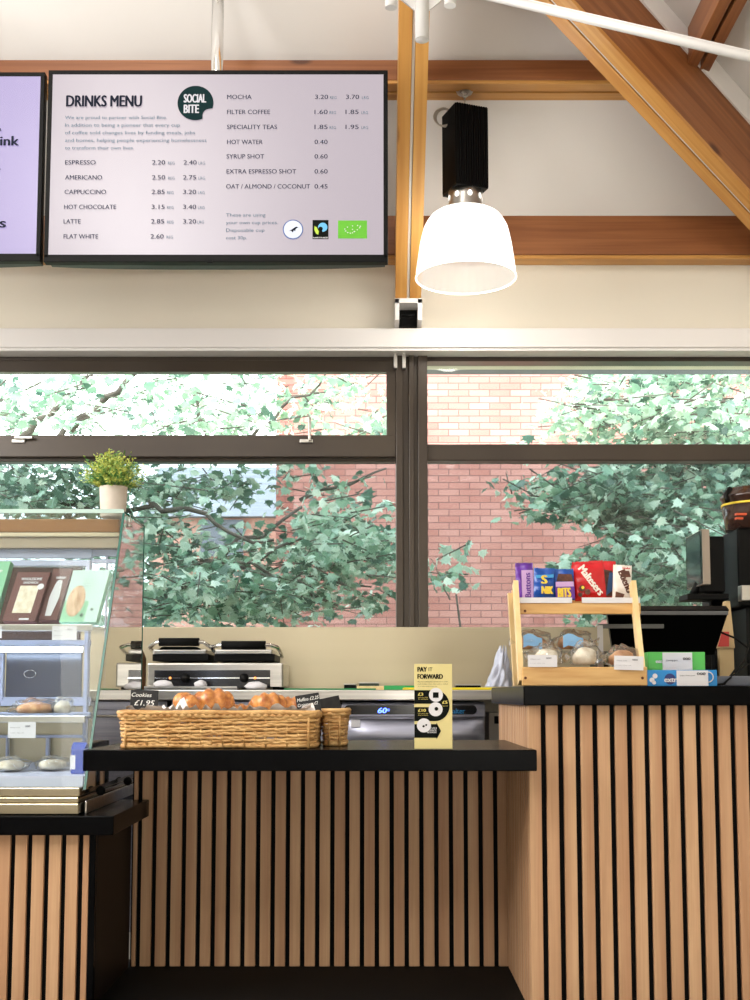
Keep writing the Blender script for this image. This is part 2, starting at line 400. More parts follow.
hp0 = Vector((HB.x, HB.y, zu(HB.y))); dirh = Vector((HA.x-HB.x, HA.y-HB.y, zu(HA.y)-zu(HB.y)))
h_lo = hp0 - dirh*.55; h_hi = hp0 + dirh*1.5
hr = thing('hip_rafter', 'large diagonal brown pine beam with a white rod along its underside', 'rafter', h_lo)
_d = Vector((dirh.x, dirh.y, dirh.z)).normalized(); _q = _d.rotation_difference(Vector((0,1,0))).to_euler()
M['th'] = timber('shaded_beam_diagonal', S(156,100,60), S(120,72,40), 1, tuple(_q)); M['gh'] = timber('lit_underside_diagonal', S(204,152,84), S(184,126,62), 1, tuple(_q))  # darker for shaded sides, paler for lit underside, light put into the colours
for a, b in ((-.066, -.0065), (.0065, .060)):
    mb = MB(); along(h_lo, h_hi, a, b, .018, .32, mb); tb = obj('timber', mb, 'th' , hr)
    mb = MB(); along(h_lo, h_hi, a, b, 0, .018, mb); obj('lit_underside', mb, 'gh', tb)  # thin paler layer, painted light along the hip's underside
mb = MB(); along(h_lo, h_hi, -.0065, .0065, .06, .30, mb); along(h_lo, h_hi, -.005, .005, .008, .03, mb); obj('tie_strip', mb, 'white', hr)
mb = MB(); along(h_lo, h_hi, -.075, .04, .30, .46, mb); along(h_lo, h_hi, .04, .10, .37, .46, mb); along(h_lo, h_hi, .10, .145, .40, .50, mb)
tag(obj('cover_board', mb, 'white'), 'white painted cover board along the top of the diagonal beam', 'board')
nb = MB()
for t_, w_, h_ in ((.10,.062,.20),(.16,.062,.10),(.42,.062,.14),(-.18,.062,.22),(.3,.062,.07),(.05,.062,.05)):
    c_ = hp0 + dirh*t_; 

# white pelmet and window band
tr_ = MB(); zt0, zt1 = P(408,350,5.24).z, P(408,328,5.24).z
tr_.box(XL, XR, 5.24, YW, zt0+.012, zt1, b=.004); tr_.box(XL, XR, 5.25, YW, zt0, zt0+.012)
struct('trim_1', tr_, 'white')

def window(nm, px0, px1, sash, label=None):
    Yf = 5.33; e = bpy.data.objects.new(nm, None); COL.objects.link(e); e['kind'] = 'structure'
    e.location = (P((px0+px1)/2, 627, Yf).x, Yf, zs)
    return e
Yw = 5.36
def zz(py): return P(400, py, Yw).z
def xx(px, py=500): return P(px, py, Yw).x
w1 = window('window_1', -400, 398, True); w2 = window('window_2', 427, 1100, False)
wx0 = -3.2; xm0, xm1 = xx(396), xx(427); wx1 = 2.1
f1 = MB()
f1.box(wx0, xm0+.05, Yw, Yw+.09, zz(361), zh, b=.004)                  # head
f1.box(wx0, xm0, Yw+.01, Yw+.08, zz(461), zz(441), b=.004)             # transom
f1.box(wx0, xm0, Yw, Yw+.09, zs, zz(640)+.01, b=.004)                  # bottom rail
f1.box(wx0, wx0+.08, Yw, Yw+.09, zs, zh)
obj('window_frame', f1, 'frame', w1)
sa = MB(); ys_ = Yw-.022
sa.box(wx0+.05, xx(396), ys_, ys_+.05, zz(373), zz(361.5), b=.004); sa.box(wx0+.05, xx(396), ys_, ys_+.05, zz(458), zz(436), b=.004)
sa.box(xx(386.5), xx(396), ys_, ys_+.05, zz(436)-.003, zz(373)+.003, b=.003)
obj('sash', sa, 'frame', w1)
g = MB().box(wx0+.05, xx(388), Yw+.01, Yw+.016, zz(438), zz(371)); obj('upper_pane', g, 'glass', w1)
g = MB().box(wx0+.05, xm0+.005, Yw+.05, Yw+.056, zs, zz(460)); obj('lower_pane', g, 'glasst', w1)
for px in (22, 310):
    h = MB(); c = P(px, 440, ys_-.01)
    h.box(c.x-.045, c.x+.012, ys_-.012, ys_+.001, c.z-.012, c.z+.004, b=.002)
    if px == 22: h.box(c.x-.03, c.x+.05, ys_-.03, ys_-.012, c.z+.002, c.z+.014, b=.002)
    else: h.box(c.x-.007, c.x+.005, ys_-.03, ys_-.012, c.z-.005, c.z+.10, b=.002)
    obj('window_handle', h, 'nickel', w1)
# mullion: several upright ribs
m_ = MB()
for a, b, yy in ((396,403,-.03),(403,409,-.012),(409,414,-.036),(414,418,-.012),(418,427.5,-.03)):
    m_.box(xx(a), xx(b), Yw+yy, Yw+.09, zz(627.5), zh, b=.002)
obj('mullion', m_, 'frame', w2)
for px in (395.5, 404): c_ = MB(); c = P(px, 360, Yw-.05); c_.box(c.x-.008, c.x+.008, Yw-.06, Yw-.03, c.z-.04, c.z+.045, b=.003); obj('catch', c_, 'nickel', w2)
f2 = MB(); f2.box(xm1-.02, wx1, Yw, Yw+.09, zz(361), zh, b=.004); f2.box(xm1-.02, wx1, Yw-.01, Yw+.08, zz(461), zz(444.5), b=.004)
f2.box(xm1, wx1, Yw, Yw+.09, zs, zz(640)+.01, b=.004); f2.box(wx1-.06, wx1, Yw, Yw+.09, zs, zh)
obj('window_frame', f2, 'frame', w2)
g = MB().box(xm1-.01, wx1-.04, Yw+.04, Yw+.046, zz(446), zz(359)); obj('upper_pane', g, 'glass', w2)
g = MB().box(xm1-.01, wx1-.04, Yw+.04, Yw+.046, zs, zz(459)); obj('lower_pane', g, 'glasst', w2)
# outer soffit seen through the top of the right window
struct('trim_2', MB().box(wx0, wx1, YW+.28, YW+1.0, P(600,372,6.3).z, P(600,372,6.3).z+.05), mat('grey_soffit', S(112,116,126), .6))

# ------------------------------------------------------------------ outside
struct('ground', MB().box(-14, 14, YW+.4, 40, -.3, -.2), 'lawn')
YB = 12.6
bx0, bx1 = P(293, 500, YB).x, P(640, 500, YB).x
bt = thing('brick_building', 'red brick building with a dark return corner beyond the right window', 'building', ((bx0+bx1)/2+1, YB, -.2))
mb = MB().box(bx0, 7.5, YB, YB+6, -.2, 9.0); mb.box(P(276,500,YB+.9).x, bx0, YB+.9, YB+6, -.2, 9.0)
obj('wall', mb, 'brick', bt)
fb = thing('far_house', 'pale peach brick house with grey slate roof glimpsed between the leaves on the left', 'building', (-5, 20, -.2))
a = P(150,515,20); b_ = P(330,560,20)
mb = MB().box(a.x, b_.x, 20, 24, -.2, a.z); obj('wall', mb, 'peach', fb)
r_ = MB(); zt_ = P(200,462,21.5).z; r_.prism([(a.x-.2, 19.8, a.z-.05), (a.x-.2, 22, zt_), (a.x-.2, 24.2, a.z-.05)], (b_.x-a.x+.4, 0, 0)); obj('roof', r_, 'roofslate', fb)
wn = MB(); q = P(222,538,19.95); wn.box(q.x-.35, q.x+.35, 19.93, 20.02, q.z-.3, q.z+.3); obj('window', wn, mat('far_window', S(120,128,140), .3), fb)

LEAF = [(0,0),(.26,.05),(.46,.0),(.38,.22),(.55,.42),(.30,.42),(.26,.62),(.12,.56),(0,.95),(-.12,.56),(-.26,.62),(-.30,.42),(-.55,.42),(-.38,.22),(-.46,.0),(-.26,.05)]
def leaf(mb, c, size, rr, mi):
    e = Euler((rr.uniform(-1.0, .55)-.35, rr.uniform(-.7,.7), rr.uniform(0, 2*PI))).to_matrix()
    vs = [c+e@Vector((x*size, y*size-size*.4, -abs(x)*size*.35+ (.1*size if y > .5 else 0)*-1)) for x, y in LEAF]
    mb.add(vs, [tuple(range(len(vs)))], mi)
def twig(mb, p0, p1, r0, r1, rr, n=7, wob=.08):
    L = (p1-p0).length; pts = []
    for i in range(n+1):
        t = i/n; k = 0 if i in (0,) else 1
        pts.append(p0.lerp(p1, t)+Vector((rr.uniform(-1,1), rr.uniform(-1,1), rr.uniform(-1,1)))*wob*L*k*.5)
    mb.tube(pts, [r0+(r1-r0)*i/n for i in range(n+1)], n=6)
    return pts
def tree(name, label, base, clusters, limbs, seed, size=.082):
    """clusters: (px,py,Y,rx,rz,count,dark) ; limbs: list of ((px,py,Y),(px,py,Y),r)"""
    rr = random.Random(seed)
    e = thing(name, label, 'tree', base)
    w = MB()
    for a, b, r in limbs:
        p0 = Vector(a) if isinstance(a, Vector) else P(*a); twig(w, p0, P(*b), r, r*.45, rr)
    fol = [MB()]
    for (px, py, Y, rx, rz, n, dk) in clusters:
        c = P(px, py, Y); s = Y/FPX
        # sprays: small twigs carrying leaves in flat layers
        ns = max(1, n//11)
        for k in range(ns):
            o_ = c+Vector((rr.gauss(0,.5)*rx*s, rr.gauss(0,.45), rr.gauss(0,.5)*rz*s))
            ang = rr.uniform(0, 2*PI); L = rr.uniform(.22,.5); d = Vector((math.cos(ang)*L, math.sin(ang)*L*.6, rr.uniform(-.18,.12)))
            w.tube([o_-d*.5, o_, o_+d*.5], [.006,.005,.003], n=4)
            for q in range(14):
                t = rr.uniform(-.6,.6); lp = o_+d*t+Vector((rr.uniform(-.13,.13), rr.uniform(-.1,.1), rr.uniform(-.09,.05)))
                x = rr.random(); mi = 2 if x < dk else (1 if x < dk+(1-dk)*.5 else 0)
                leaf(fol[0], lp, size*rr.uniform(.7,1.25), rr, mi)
    obj('branches', w, 'bark', e)
    obj('foliage', fol[0], ['leafp','leafm','leafd'], e)
    return e
# left tree
tree('maple_tree', 'leafy green maple tree filling the left window, reaching over the brick corner', (-3.2, 9.5, -.2),
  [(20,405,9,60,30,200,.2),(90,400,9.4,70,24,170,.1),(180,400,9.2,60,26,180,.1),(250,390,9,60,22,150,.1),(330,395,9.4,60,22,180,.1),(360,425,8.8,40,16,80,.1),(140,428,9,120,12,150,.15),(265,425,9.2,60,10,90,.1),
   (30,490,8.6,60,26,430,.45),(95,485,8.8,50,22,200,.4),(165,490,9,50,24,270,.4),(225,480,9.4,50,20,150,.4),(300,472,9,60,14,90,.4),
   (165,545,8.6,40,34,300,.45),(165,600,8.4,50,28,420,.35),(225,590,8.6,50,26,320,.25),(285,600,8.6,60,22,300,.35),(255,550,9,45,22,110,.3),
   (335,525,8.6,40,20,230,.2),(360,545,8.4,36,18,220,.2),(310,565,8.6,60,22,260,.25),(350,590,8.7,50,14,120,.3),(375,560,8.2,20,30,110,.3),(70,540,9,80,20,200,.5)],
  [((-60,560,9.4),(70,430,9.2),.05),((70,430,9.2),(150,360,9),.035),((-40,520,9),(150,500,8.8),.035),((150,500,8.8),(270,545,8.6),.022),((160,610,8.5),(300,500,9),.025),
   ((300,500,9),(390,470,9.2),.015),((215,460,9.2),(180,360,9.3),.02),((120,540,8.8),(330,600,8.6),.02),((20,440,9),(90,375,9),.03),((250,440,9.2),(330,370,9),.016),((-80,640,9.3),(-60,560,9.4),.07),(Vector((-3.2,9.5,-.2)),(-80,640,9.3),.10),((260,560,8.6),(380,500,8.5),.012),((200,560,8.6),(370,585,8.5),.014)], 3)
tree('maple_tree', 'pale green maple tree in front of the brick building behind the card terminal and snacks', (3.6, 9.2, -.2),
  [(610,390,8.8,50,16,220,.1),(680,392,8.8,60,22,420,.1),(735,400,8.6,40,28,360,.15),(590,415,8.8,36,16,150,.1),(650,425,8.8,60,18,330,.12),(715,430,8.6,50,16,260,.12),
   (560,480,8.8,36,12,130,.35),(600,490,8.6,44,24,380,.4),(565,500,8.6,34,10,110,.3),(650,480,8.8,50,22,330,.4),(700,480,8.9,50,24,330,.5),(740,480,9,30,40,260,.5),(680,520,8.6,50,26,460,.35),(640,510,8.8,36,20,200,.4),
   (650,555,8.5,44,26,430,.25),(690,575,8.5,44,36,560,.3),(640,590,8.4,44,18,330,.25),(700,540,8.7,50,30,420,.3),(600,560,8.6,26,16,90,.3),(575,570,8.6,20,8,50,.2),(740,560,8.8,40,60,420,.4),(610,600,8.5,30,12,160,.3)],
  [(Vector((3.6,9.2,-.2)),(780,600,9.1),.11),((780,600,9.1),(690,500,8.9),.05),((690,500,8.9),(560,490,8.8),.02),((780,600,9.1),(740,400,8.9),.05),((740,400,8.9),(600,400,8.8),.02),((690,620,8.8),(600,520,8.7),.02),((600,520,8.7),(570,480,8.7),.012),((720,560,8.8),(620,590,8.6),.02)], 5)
tree('leafy_sapling', 'small sprig of green leaves low beside the window mullion', (1.05, 8.2, -.2),
  [(436,575,8.2,10,5,14,.3),(448,582,8.2,12,6,16,.3),(445,560,8.2,8,4,10,.2)], [(Vector((1.05,8.2,-.2)),(450,600,8.2),.015),((450,600,8.2),(432,560,8.2),.006)], 9)

# ------------------------------------------------------------------ counters
def slats(mb, x0, x1, y, z0, z1, pitch=.0405, w=.0285, d=.012, start=None):
    x = x0 if start is None else start
    while x < x1-.002:
        a, b = max(x, x0), min(x+w, x1)
        if b-a > .004: mb.box(a, b, y, y+d, z0, z1, b=.0015)
        x += pitch
ZB = .169
# black plinth that the counters share
tag(obj('counter_plinth', MB().box(-2.6, 1.9, 2.80, 3.5, 0, ZB, b=.003), 'rubber'), 'low black platform running under the slatted counters', 'plinth')
# middle panel
mid = thing('slatted_counter', 'middle recessed counter front of oak slats on black, under the basket shelf', 'counter', (-.15, 3.42, ZB))
xa, xb = -.658, .359
mb = MB(); slats(mb, xa, xb, 3.40, ZB+.001, .727, start=P(131,850,3.4).x-.012, pitch=.0404); obj('slat_panel', mb, 'slat', mid)
obj('backing_panel', MB().box(-.6635, xb, 3.412, 3.44, ZB, .727), 'black', mid)
sl = MB().box(-.664, .368, 2.82, 3.435, .727, .775, b=.0025)
tag(obj('countertop', sl, 'lam'), 'black low shelf top carrying the bread baskets and the yellow card', 'countertop')
# right counter
rc = thing('slatted_counter', 'tall right counter faced with oak slats, snack stand on top', 'counter', (.95, 3.2, ZB))
XB = .359
mb = MB(); slats(mb, XB, 1.75, 2.90, ZB+.001, .875, start=XB+.001, pitch=.04035, w=.0283); obj('front_slats', mb, 'slat', rc)
mb = MB(); y = 2.914
while y < 3.60: mb.box(XB, XB+.012, y, y+.0285, ZB+.001, .875, b=.0015); y += .0405
obj('side_slats', mb, 'slaty', rc)
obj('carcass', MB().box(XB+.0125, 1.75, 2.9125, 3.62, ZB, .875), 'black', rc)
rs = MB().box(.345, 1.8, 2.87, 3.66, .875, .92, b=.0025)
tag(obj('countertop', rs, 'lam'), 'black worktop of the tall right counter, under the snacks and till', 'countertop')
# left counter
lc = thing('slatted_counter', 'low left counter with oak slats and a plain dark end panel, glass case on top', 'counter', (-1.4, 3.2, ZB))
mb = MB(); xs0 = P(88.5,900,2.98).x
slats(mb, -2.5, xs0, 2.975, ZB+.001, .569, start=P(66.5,850,2.98).x-.0404*46, pitch=.0404); obj('slat_panel', mb, 'slat', lc)
obj('carcass', MB().box(-2.5, -.668, 2.988, 3.399, ZB, .57), 'black', lc)
obj('end_panel', MB().box(-.6675, -.664, 2.99, 3.398, ZB, .57), 'lamside', lc)
obj('corner_trim', MB().box(xs0+.001, -.664, 2.972, 2.988, ZB, .57, b=.002), 'lam', lc)
ls = MB().box(-2.6, -.616, 2.94, 3.398, .57, .615, b=.0025); ls.box(-2.6, -.70, 3.398, 3.80, .57, .615, b=.0025)
tag(obj('countertop', ls, 'lam'), 'black top of the low left counter beneath the glass case', 'countertop')

# ------------------------------------------------------------------ refrigerated display case
XC = -.70; zb0 = .615
case = thing('display_case', 'glass fronted refrigerated display case with steel base on the left counter', 'display case', (-1.3, 3.35, zb0))
yg0, zg0 = 3.00, .672; yg1, zg1 = 3.40, 1.408; yb = 3.70
bs = MB(); bs.box(-2.3, XC-.005, 2.965, 3.72, zb0, .642, b=.003); bs.box(-2.3, XC-.008, 2.975, 3.72, .642, .656, b=.003); bs.box(-2.3, XC-.008, 2.985, 3.71, .656, .678, b=.003)
obj('base', bs, 'steelw', case)
def gy(z): return yg0+(yg1-yg0)*(z-zg0)/(zg1-zg0)
fg = MB(); fg.prism([(-2.3,yg0,zg0),(XC-.006,yg0,zg0),(XC-.006,yg1,zg1),(-2.3,yg1,zg1)], (0,.006,0)); obj('front_glass', fg, 'caseglass', case)
ge = MB(); ge.prism([(XC-.004,yg0-.001,zg0),(XC+.0025,yg0-.001,zg0),(XC+.0025,yg1-.001,zg1),(XC-.004,yg1-.001,zg1)], (0,.007,0))
obj('glass_edge', ge, 'gedge', case)
obj('top_edge', MB().box(-2.3, XC, yg1-.004, yg1+.001, zg1-.004, zg1+.007), mat('pale_glass_edge', S(176,200,192), .25), case)
sg = MB(); sg.prism([(XC-.006,yg0+.006,zg0),(XC-.006,yb,zg0),(XC-.006,yb,zg1-.006),(XC-.006,yg1+.006,zg1-.006)], (.006,0,0)); obj('side_glass', sg, glassy('side_case_glass', (.96,.985,.98), .9, .01), case)
ed = MB(); ed.tube([(XC,yb,zg0),(XC,yb,zg1)], .0018, n=6); ed.tube([(XC,yg1,zg1),(XC,yb,zg1)], .002, n=6); obj('side_edge', ed, 'gedge', case)
tg = MB().box(-2.3, XC-.002, yg1, yb, zg1-.002, zg1+.005); obj('top_glass', tg, 'caseglass', case)
# clips
cl = MB()
for yy in (3.47,): cl.lathe([(0,-.004),(.006,-.004),(.006,.004),(0,.004)], c=(XC+.003, yy, zg1-.03), n=12)
cl.tube([(XC+.003,3.47,zg1-.03),(XC+.003,3.47,zg1)], .0015, n=6)
obj('glass_clip', cl, 'nickel', case)
# rear frame with sliding doors
rf = MB()
def bar(px0, px1, py0, py1, Y, t=.02, mbx=rf, b=.002, mi=0):
    a = P(px0, py1, Y); c = P(px1, py0, Y); mbx.box(a.x, c.x, Y, Y+t, a.z, c.z, b=b, mi=mi)
yr = 3.66
bar(-500, 92, 549, 558, yr);  bar(-500, 89, 560, 566, yr, .03); bar(82, 90, 560, 742, yr-.01, .03)
bar(-500, 90, 640, 646, yr); bar(-2, 4, 646, 700, yr-.005); bar(-500, 90, 697, 706, yr)
bar(91, 131, 549, 556, yr+.01); bar(91, 131, 559, 563, yr+.01); bar(104,106, 549, 700, yr+.01)
bar(-500, 90, 712, 716, yr-.02); bar(5, 8, 736, 765, yr-.02); bar(45, 49, 736, 765, yr-.02); bar(-500, 84, 735, 738, yr-.03)
M['bluewhite'] = mat('cool_white_trim', S(196,202,226), .35)
obj('rear_frame', rf, 'bluewhite', case)
cn = MB(); bar(-500, 119, 519, 532, yr-.03, .05, cn); bar(-500, 119, 532.5, 536.5, yr-.04, .05, cn, mi=1); bar(-500, 119, 537, 548, yr-.03, .05, cn, mi=2)
obj('rear_canopy', cn, [mat('brown_anodised', S(150,108,70), .35, metal=.3), mat('pale_edge', S(206,190,160), .4), mat('taupe_panel', S(168,152,130), .45)], case)
dk = MB(); bar(-500, 82, 567, 640, yr+.008, .008, dk); obj('rear_door_glass', dk, mat('smoked_glass_brown', S(84,66,62), .15, spec=.6), case)
dk = MB(); bar(5, 82, 651, 697, yr+.005, .01, dk); obj('rear_door_glass', dk, mat('smoked_glass', S(70,74,92), .12, spec=.8), case)
rp = MB(); bar(-500, 92, 706, 765, yr+.012, .012, rp); bar(-500, -3, 566, 706, yr+.012, .012, rp); obj('rear_panel', rp, 'steelv', case)
pr = MB(); q = P(30, 674, yr); pr.tube([q+Vector((.018*math.cos(t), 0, .011*math.sin(t))) for t in [k*PI/8 for k in range(16)]], .0012, n=5, closed=True); obj('door_pull', pr, 'chrome', case)
# shelves
def shelf(nm, pyf, Yf, Yb, px1):
    z = P(50, pyf, Yf).z; s = MB(); x1 = P(px1, pyf, Yf).x
    e = MB().box(-2.28, x1, Yf+.008, Yb, z-.006, z); so = obj('shelf', e, 'acryl', case)
    so['label'] = nm
    rail = MB().box(-2.28, x1, Yf, Yf+.010, z-.016, z+.002, b=.002); obj('ticket_rail', rail, 'steel', so)
    return z
z1s = shelf('upper clear shelf', 625, 3.29, 3.64, 92)
z2s = shelf('lower clear shelf', 716.5, 3.20, 3.64, 85)
led = MB(); z_ = P(40,649,3.36).z; led.box(-2.25, P(82,649,3.36).x, 3.35, 3.37, z_-.008, z_+.006, b=.002); led2 = MB().box(-2.25, P(100,549,3.5).x, 3.50, 3.515, zg1-.03, zg1-.02, b=.002)
M['led'] = mat('led_strip', (1,1,1), .4, emit=(.62,.74,1.), es=12)
obj('led_strip', led, 'led', case)
dm = MB().box(-2.28, XC-.01, 3.02, 3.64, .678, .703); obj('deck', dm, 'bluewhite', case)
for px, py, yy in ((93,795,3.12),(126,783,3.46)): ft = MB().lump((XC+.012, yy, zb0+.045), .012, .012, .012, 10, 8, .05, 1); obj('glass_stop', ft, 'rubber', case)
sd = MB(); sd.box(XC+.0005, XC+.006, 3.0, 3.70, zb0, zb0+.030, b=.002); obj('side_rail', sd, 'steel', case)

# packs on the upper shelf
def pack(name, px0, px1, py0, py1, Y, mats, label, deco, group='sandwich packs on the upper case shelf', lean=.035, cat='food pack', z0=None, dxt=.012):
    a = P(px0, py1, Y); c = P(px1, py0, Y); z0 = a.z if z0 is None else z0
    h = c.z-z0; w = c.x-a.x
    e = thing(name, label, cat, ((a.x+c.x)/2, Y+.02, z0), group)
    right = Vector((1,0,0)); up = Vector((dxt/h, lean/h, 1)).normalized(); nrm = right.cross(up).normalized()
    O = Vector((a.x, Y, z0)); hh = h/up.z
    pr = MB(); pr.prism([O, O+right*w, O+right*w+up*hh, O+up*hh], -nrm*.032 if nrm.y < 0 else nrm*.032)
    obj('carton', pr, mats[0], e)
    if nrm.y > 0: nrm = -nrm
    def at(u, v, k=.0008): return O+right*(w*u)+up*(hh*v)+nrm*k
    deco(e, at, right, up, w, hh)
    return e
M['choc'] = mat('brown_carton', S(96,52,46), .5); M['mint'] = mat('mint_carton', S(128,186,148), .5); M['bread'] = varied(mat('bread_filling', S(196,160,120), .7), S(160,120,80), S(226,200,168), (60,60,20), 3)
M['cream'] = varied(mat('cream_bread', S(222,212,192), .7), S(204,190,164), S(234,228,214), (60,60,60), 3)
M['palemint'] = mat('pale_mint_card', S(176,204,198), .5)
def quad(mb, at, u0, u1, v0, v1, k=.0012, mi=0): mb.add([at(u0,v0,k), at(u1,v0,k), at(u1,v1,k), at(u0,v1,k)], [(0,1,2,3)], mi)
def d_brown(e, at, right, up, w, h):
    m = MB(); quad(m, at, .22, .80, .16, .72); obj('window', m, 'cream', e)
    m = MB(); text_into(m, 'WHOLESOME', at(.18,.83,.0015), h*.055, w*.64, .02, right=right, up=up); text_into(m, 'SANDWICH', at(.28,.76,.0015), h*.045, w*.45, .02, right=right, up=up)
    disc(m, at(.85,.70,.002), w*.10, right=right, up=up); quad(m, at, .5, .8, .02, .055, .0015); obj('printing', m, 'paper', e)
def d_slim(e, at, right, up, w, h):
    m = MB(); m.add([at(.30,.08,.0012), at(.62,.08,.0012), at(.78,.45,.0012), at(.70,.72,.0012), at(.36,.72,.0012), at(.24,.45,.0012)], [tuple(range(6))]); 
    text_into(m, 'WRAP', at(.3,.80,.0015), h*.055, w*.5, .02, right=right, up=up); disc(m, at(.55,.73,.002), w*.16, right=right, up=up); obj('printing', m, 'paper', e)
def d_mint(e, at, right, up, w, h):
    m = MB(); quad(m, at, .0, 1., .40, 1., .0008); quad(m, at, .66, 1., 0., .40, .0008); obj('upper_card', m, 'palemint', e)
    m = MB(); n = 26; m.add([at(.30+.24*math.cos(t), .40+.30*math.sin(t), .0016) for t in [2*PI*k/n for k in range(n)]], [tuple(range(n))]); obj('window', m, 'bread', e)
    m = MB(); disc(m, at(.56,.13,.0018), w*.05, right=right, up=up); disc(m, at(.80,.24,.0018), w*.04, right=right, up=up)
    for k in range(3): text_into(m, 'vegetarian filling', at(.36,.80-.06*k,.0018), h*.02, w*.3, right=right, up=up)
    obj('printing', m, mat('green_ink', S(40,90,64), .6), e)
pack('sandwich_pack', 2, 36, 571, 621, 3.36, ['choc'], 'brown sandwich carton with a pale window and white title, leftmost whole pack', d_brown, dxt=.03)
pack('sandwich_pack', 38, 58, 568, 620, 3.38, ['choc'], 'narrow brown wrap carton with white window, between the wide brown and mint packs', d_slim, dxt=.03)
pack('sandwich_pack', 59, 97, 569, 622, 3.35, ['mint'], 'mint green sandwich carton with an oval window showing bread', d_mint, dxt=.028)
q = P(-5, 620, 3.35)
pack('sandwich_pack', -34, -4, 560, 621, 3.36, ['mint'], 'carton cut off by the left edge of the picture', d_slim, dxt=.03)

def tagcard(px0, px1, py0, py1, Y, label, group=None, lines=True, tilt=0., k=0):
    a = P(px0, py1, Y); c = P(px1, py0, Y)
    e = thing('price_card', label, 'price card', ((a.x+c.x)/2, Y, a.z), group)
    m = MB().box(a.x, c.x, Y-.0012, Y, a.z, c.z); obj('card', m, 'paper', e)
    m = MB(); w = c.x-a.x; h = c.z-a.z
    text_into(m, '000', Vector((a.x+w*.62, Y-.002, a.z+h*.68)), h*.12, w*.18, .02)
    if lines:
        text_into(m, 'filled roll', Vector((a.x+w*.08, Y-.002, a.z+h*.62)), h*.07, w*.34); text_into(m, 'contains wheat, milk', Vector((a.x+w*.08, Y-.002, a.z+h*.30)), h*.05, w*.5)
    obj('printing', m, mat('grey_ink', S(120,120,130), .6), e)
    if tilt: e.rotation_euler[1] = tilt
    return e
tagcard(52, 77, 626, 640, 3.282, 'white price card clipped to the upper shelf of the glass case')
tagcard(8, 36, 722, 738, 3.19, 'white price card below the lower shelf of the glass case')
tagcard(-14, 2, 626, 638, 3.282, 'sliver of a white price card at the left edge of the picture')

# wrapped pastries on the lower shelf and deck
M['pastry'] = varied(mat('baked_pastry', S(206,148,92), .5), S(180,110,56), S(228,180,128), (50,50,50), 3)
def wrapped(name, c, rx, ry, rz, inner, label, group, seed=0, lab=None, knots=True, cat='pastry'):
    e = thing(name, label, cat, (c[0], c[1], c[2]), group)
    m = MB().lump((c[0], c[1], c[2]+rz*.8), rx*.78, ry*.8, rz*.85, 16, 10, .10, seed, flat=True); obj('bun', m, inner, e)
    m = MB().lump((c[0], c[1], c[2]+rz*.95), rx, ry, rz*1.1, 22, 14, .22, seed+3, flat=True)
    if knots:
        for s in (-1, 1):
            m.grid(lambda u, v: Vector((c[0]+s*(rx*.9+u*rx*.35), c[1]+(v-.5)*ry*(.5+u*1.2), c[2]+rz*(.9+.5*math.sin(v*9+seed)*u))), 3, 8)
    obj('wrapper', m, 'film', e)
    if lab:
        m = MB(); pts = []
        m.grid(lambda u, v: Vector((c[0]+(u-.5)*rx*1.0-rx*.12, c[1]-ry*1.12+abs(u-.5)*.006, c[2]+rz*.35+v*rz*1.15+.006*math.sin(u*5))), 4, 4)
        obj('label', m, lab, e)
    return e
q = P(33, 716, 3.34); wrapped('wrapped_pastry', (q.x, 3.36, z2s), .062, .07, .022, 'pastry', 'long golden pastry in clear film on the lower case shelf', 'wrapped pastries in the glass case', 1, knots=False)
q = P(66, 716, 3.4); wrapped('wrapped_pastry', (q.x, 3.36, z2s), .026, .06, .024, 'cream', 'pale wrapped pastry at the right end of the lower case shelf', 'wrapped pastries in the glass case', 4, knots=False)
q = P(-14, 716, 3.4); wrapped('wrapped_pastry', (q.x, 3.36, z2s), .045, .06, .024, 'cream', 'pale wrapped pastry cut by the left picture edge on the lower case shelf', 'wrapped pastries in the glass case', 5, knots=False)
for i, (px, w) in enumerate(((10,.044),(48,.044))):
    q = P(px, 775, 3.2); wrapped('wrapped_roll', (q.x, 3.2+.04*i, .703), w, .07, .018, 'cream', ('flat white wrapped roll on the case floor, left one', 'flat white wrapped roll on the case floor, next to the blue drink')[i], 'wrapped rolls on the floor of the case', 8+i, knots=False, cat='bread roll')
# blue pouch standing at the right of the case floor
a = P(71, 782, 3.1); M['blue'] = mat('blue_foil', S(40,70,170), .3); 
e = thing('drink_carton', 'blue carton standing at the right end of the case floor', 'carton', (a.x+.02, 3.12, .703))
m = MB(); m.box(a.x, a.x+.034, 3.09, 3.14, .703, .765, b=.003); m.prism([(a.x,3.09,.765),(a.x+.034,3.09,.765),(a.x+.034,3.115,.781),(a.x,3.115,.781)], (0,.002,0)); m.prism([(a.x,3.14,.765),(a.x+.034,3.14,.765),(a.x+.034,3.115,.781),(a.x,3.115,.781)], (0,-.002,0)); obj('carton_body', m, 'blue', e)
m = MB(); m.box(a.x-.0006, a.x+.012, 3.0890, 3.0898, .715, .75); obj('label', m, 'paper', e)

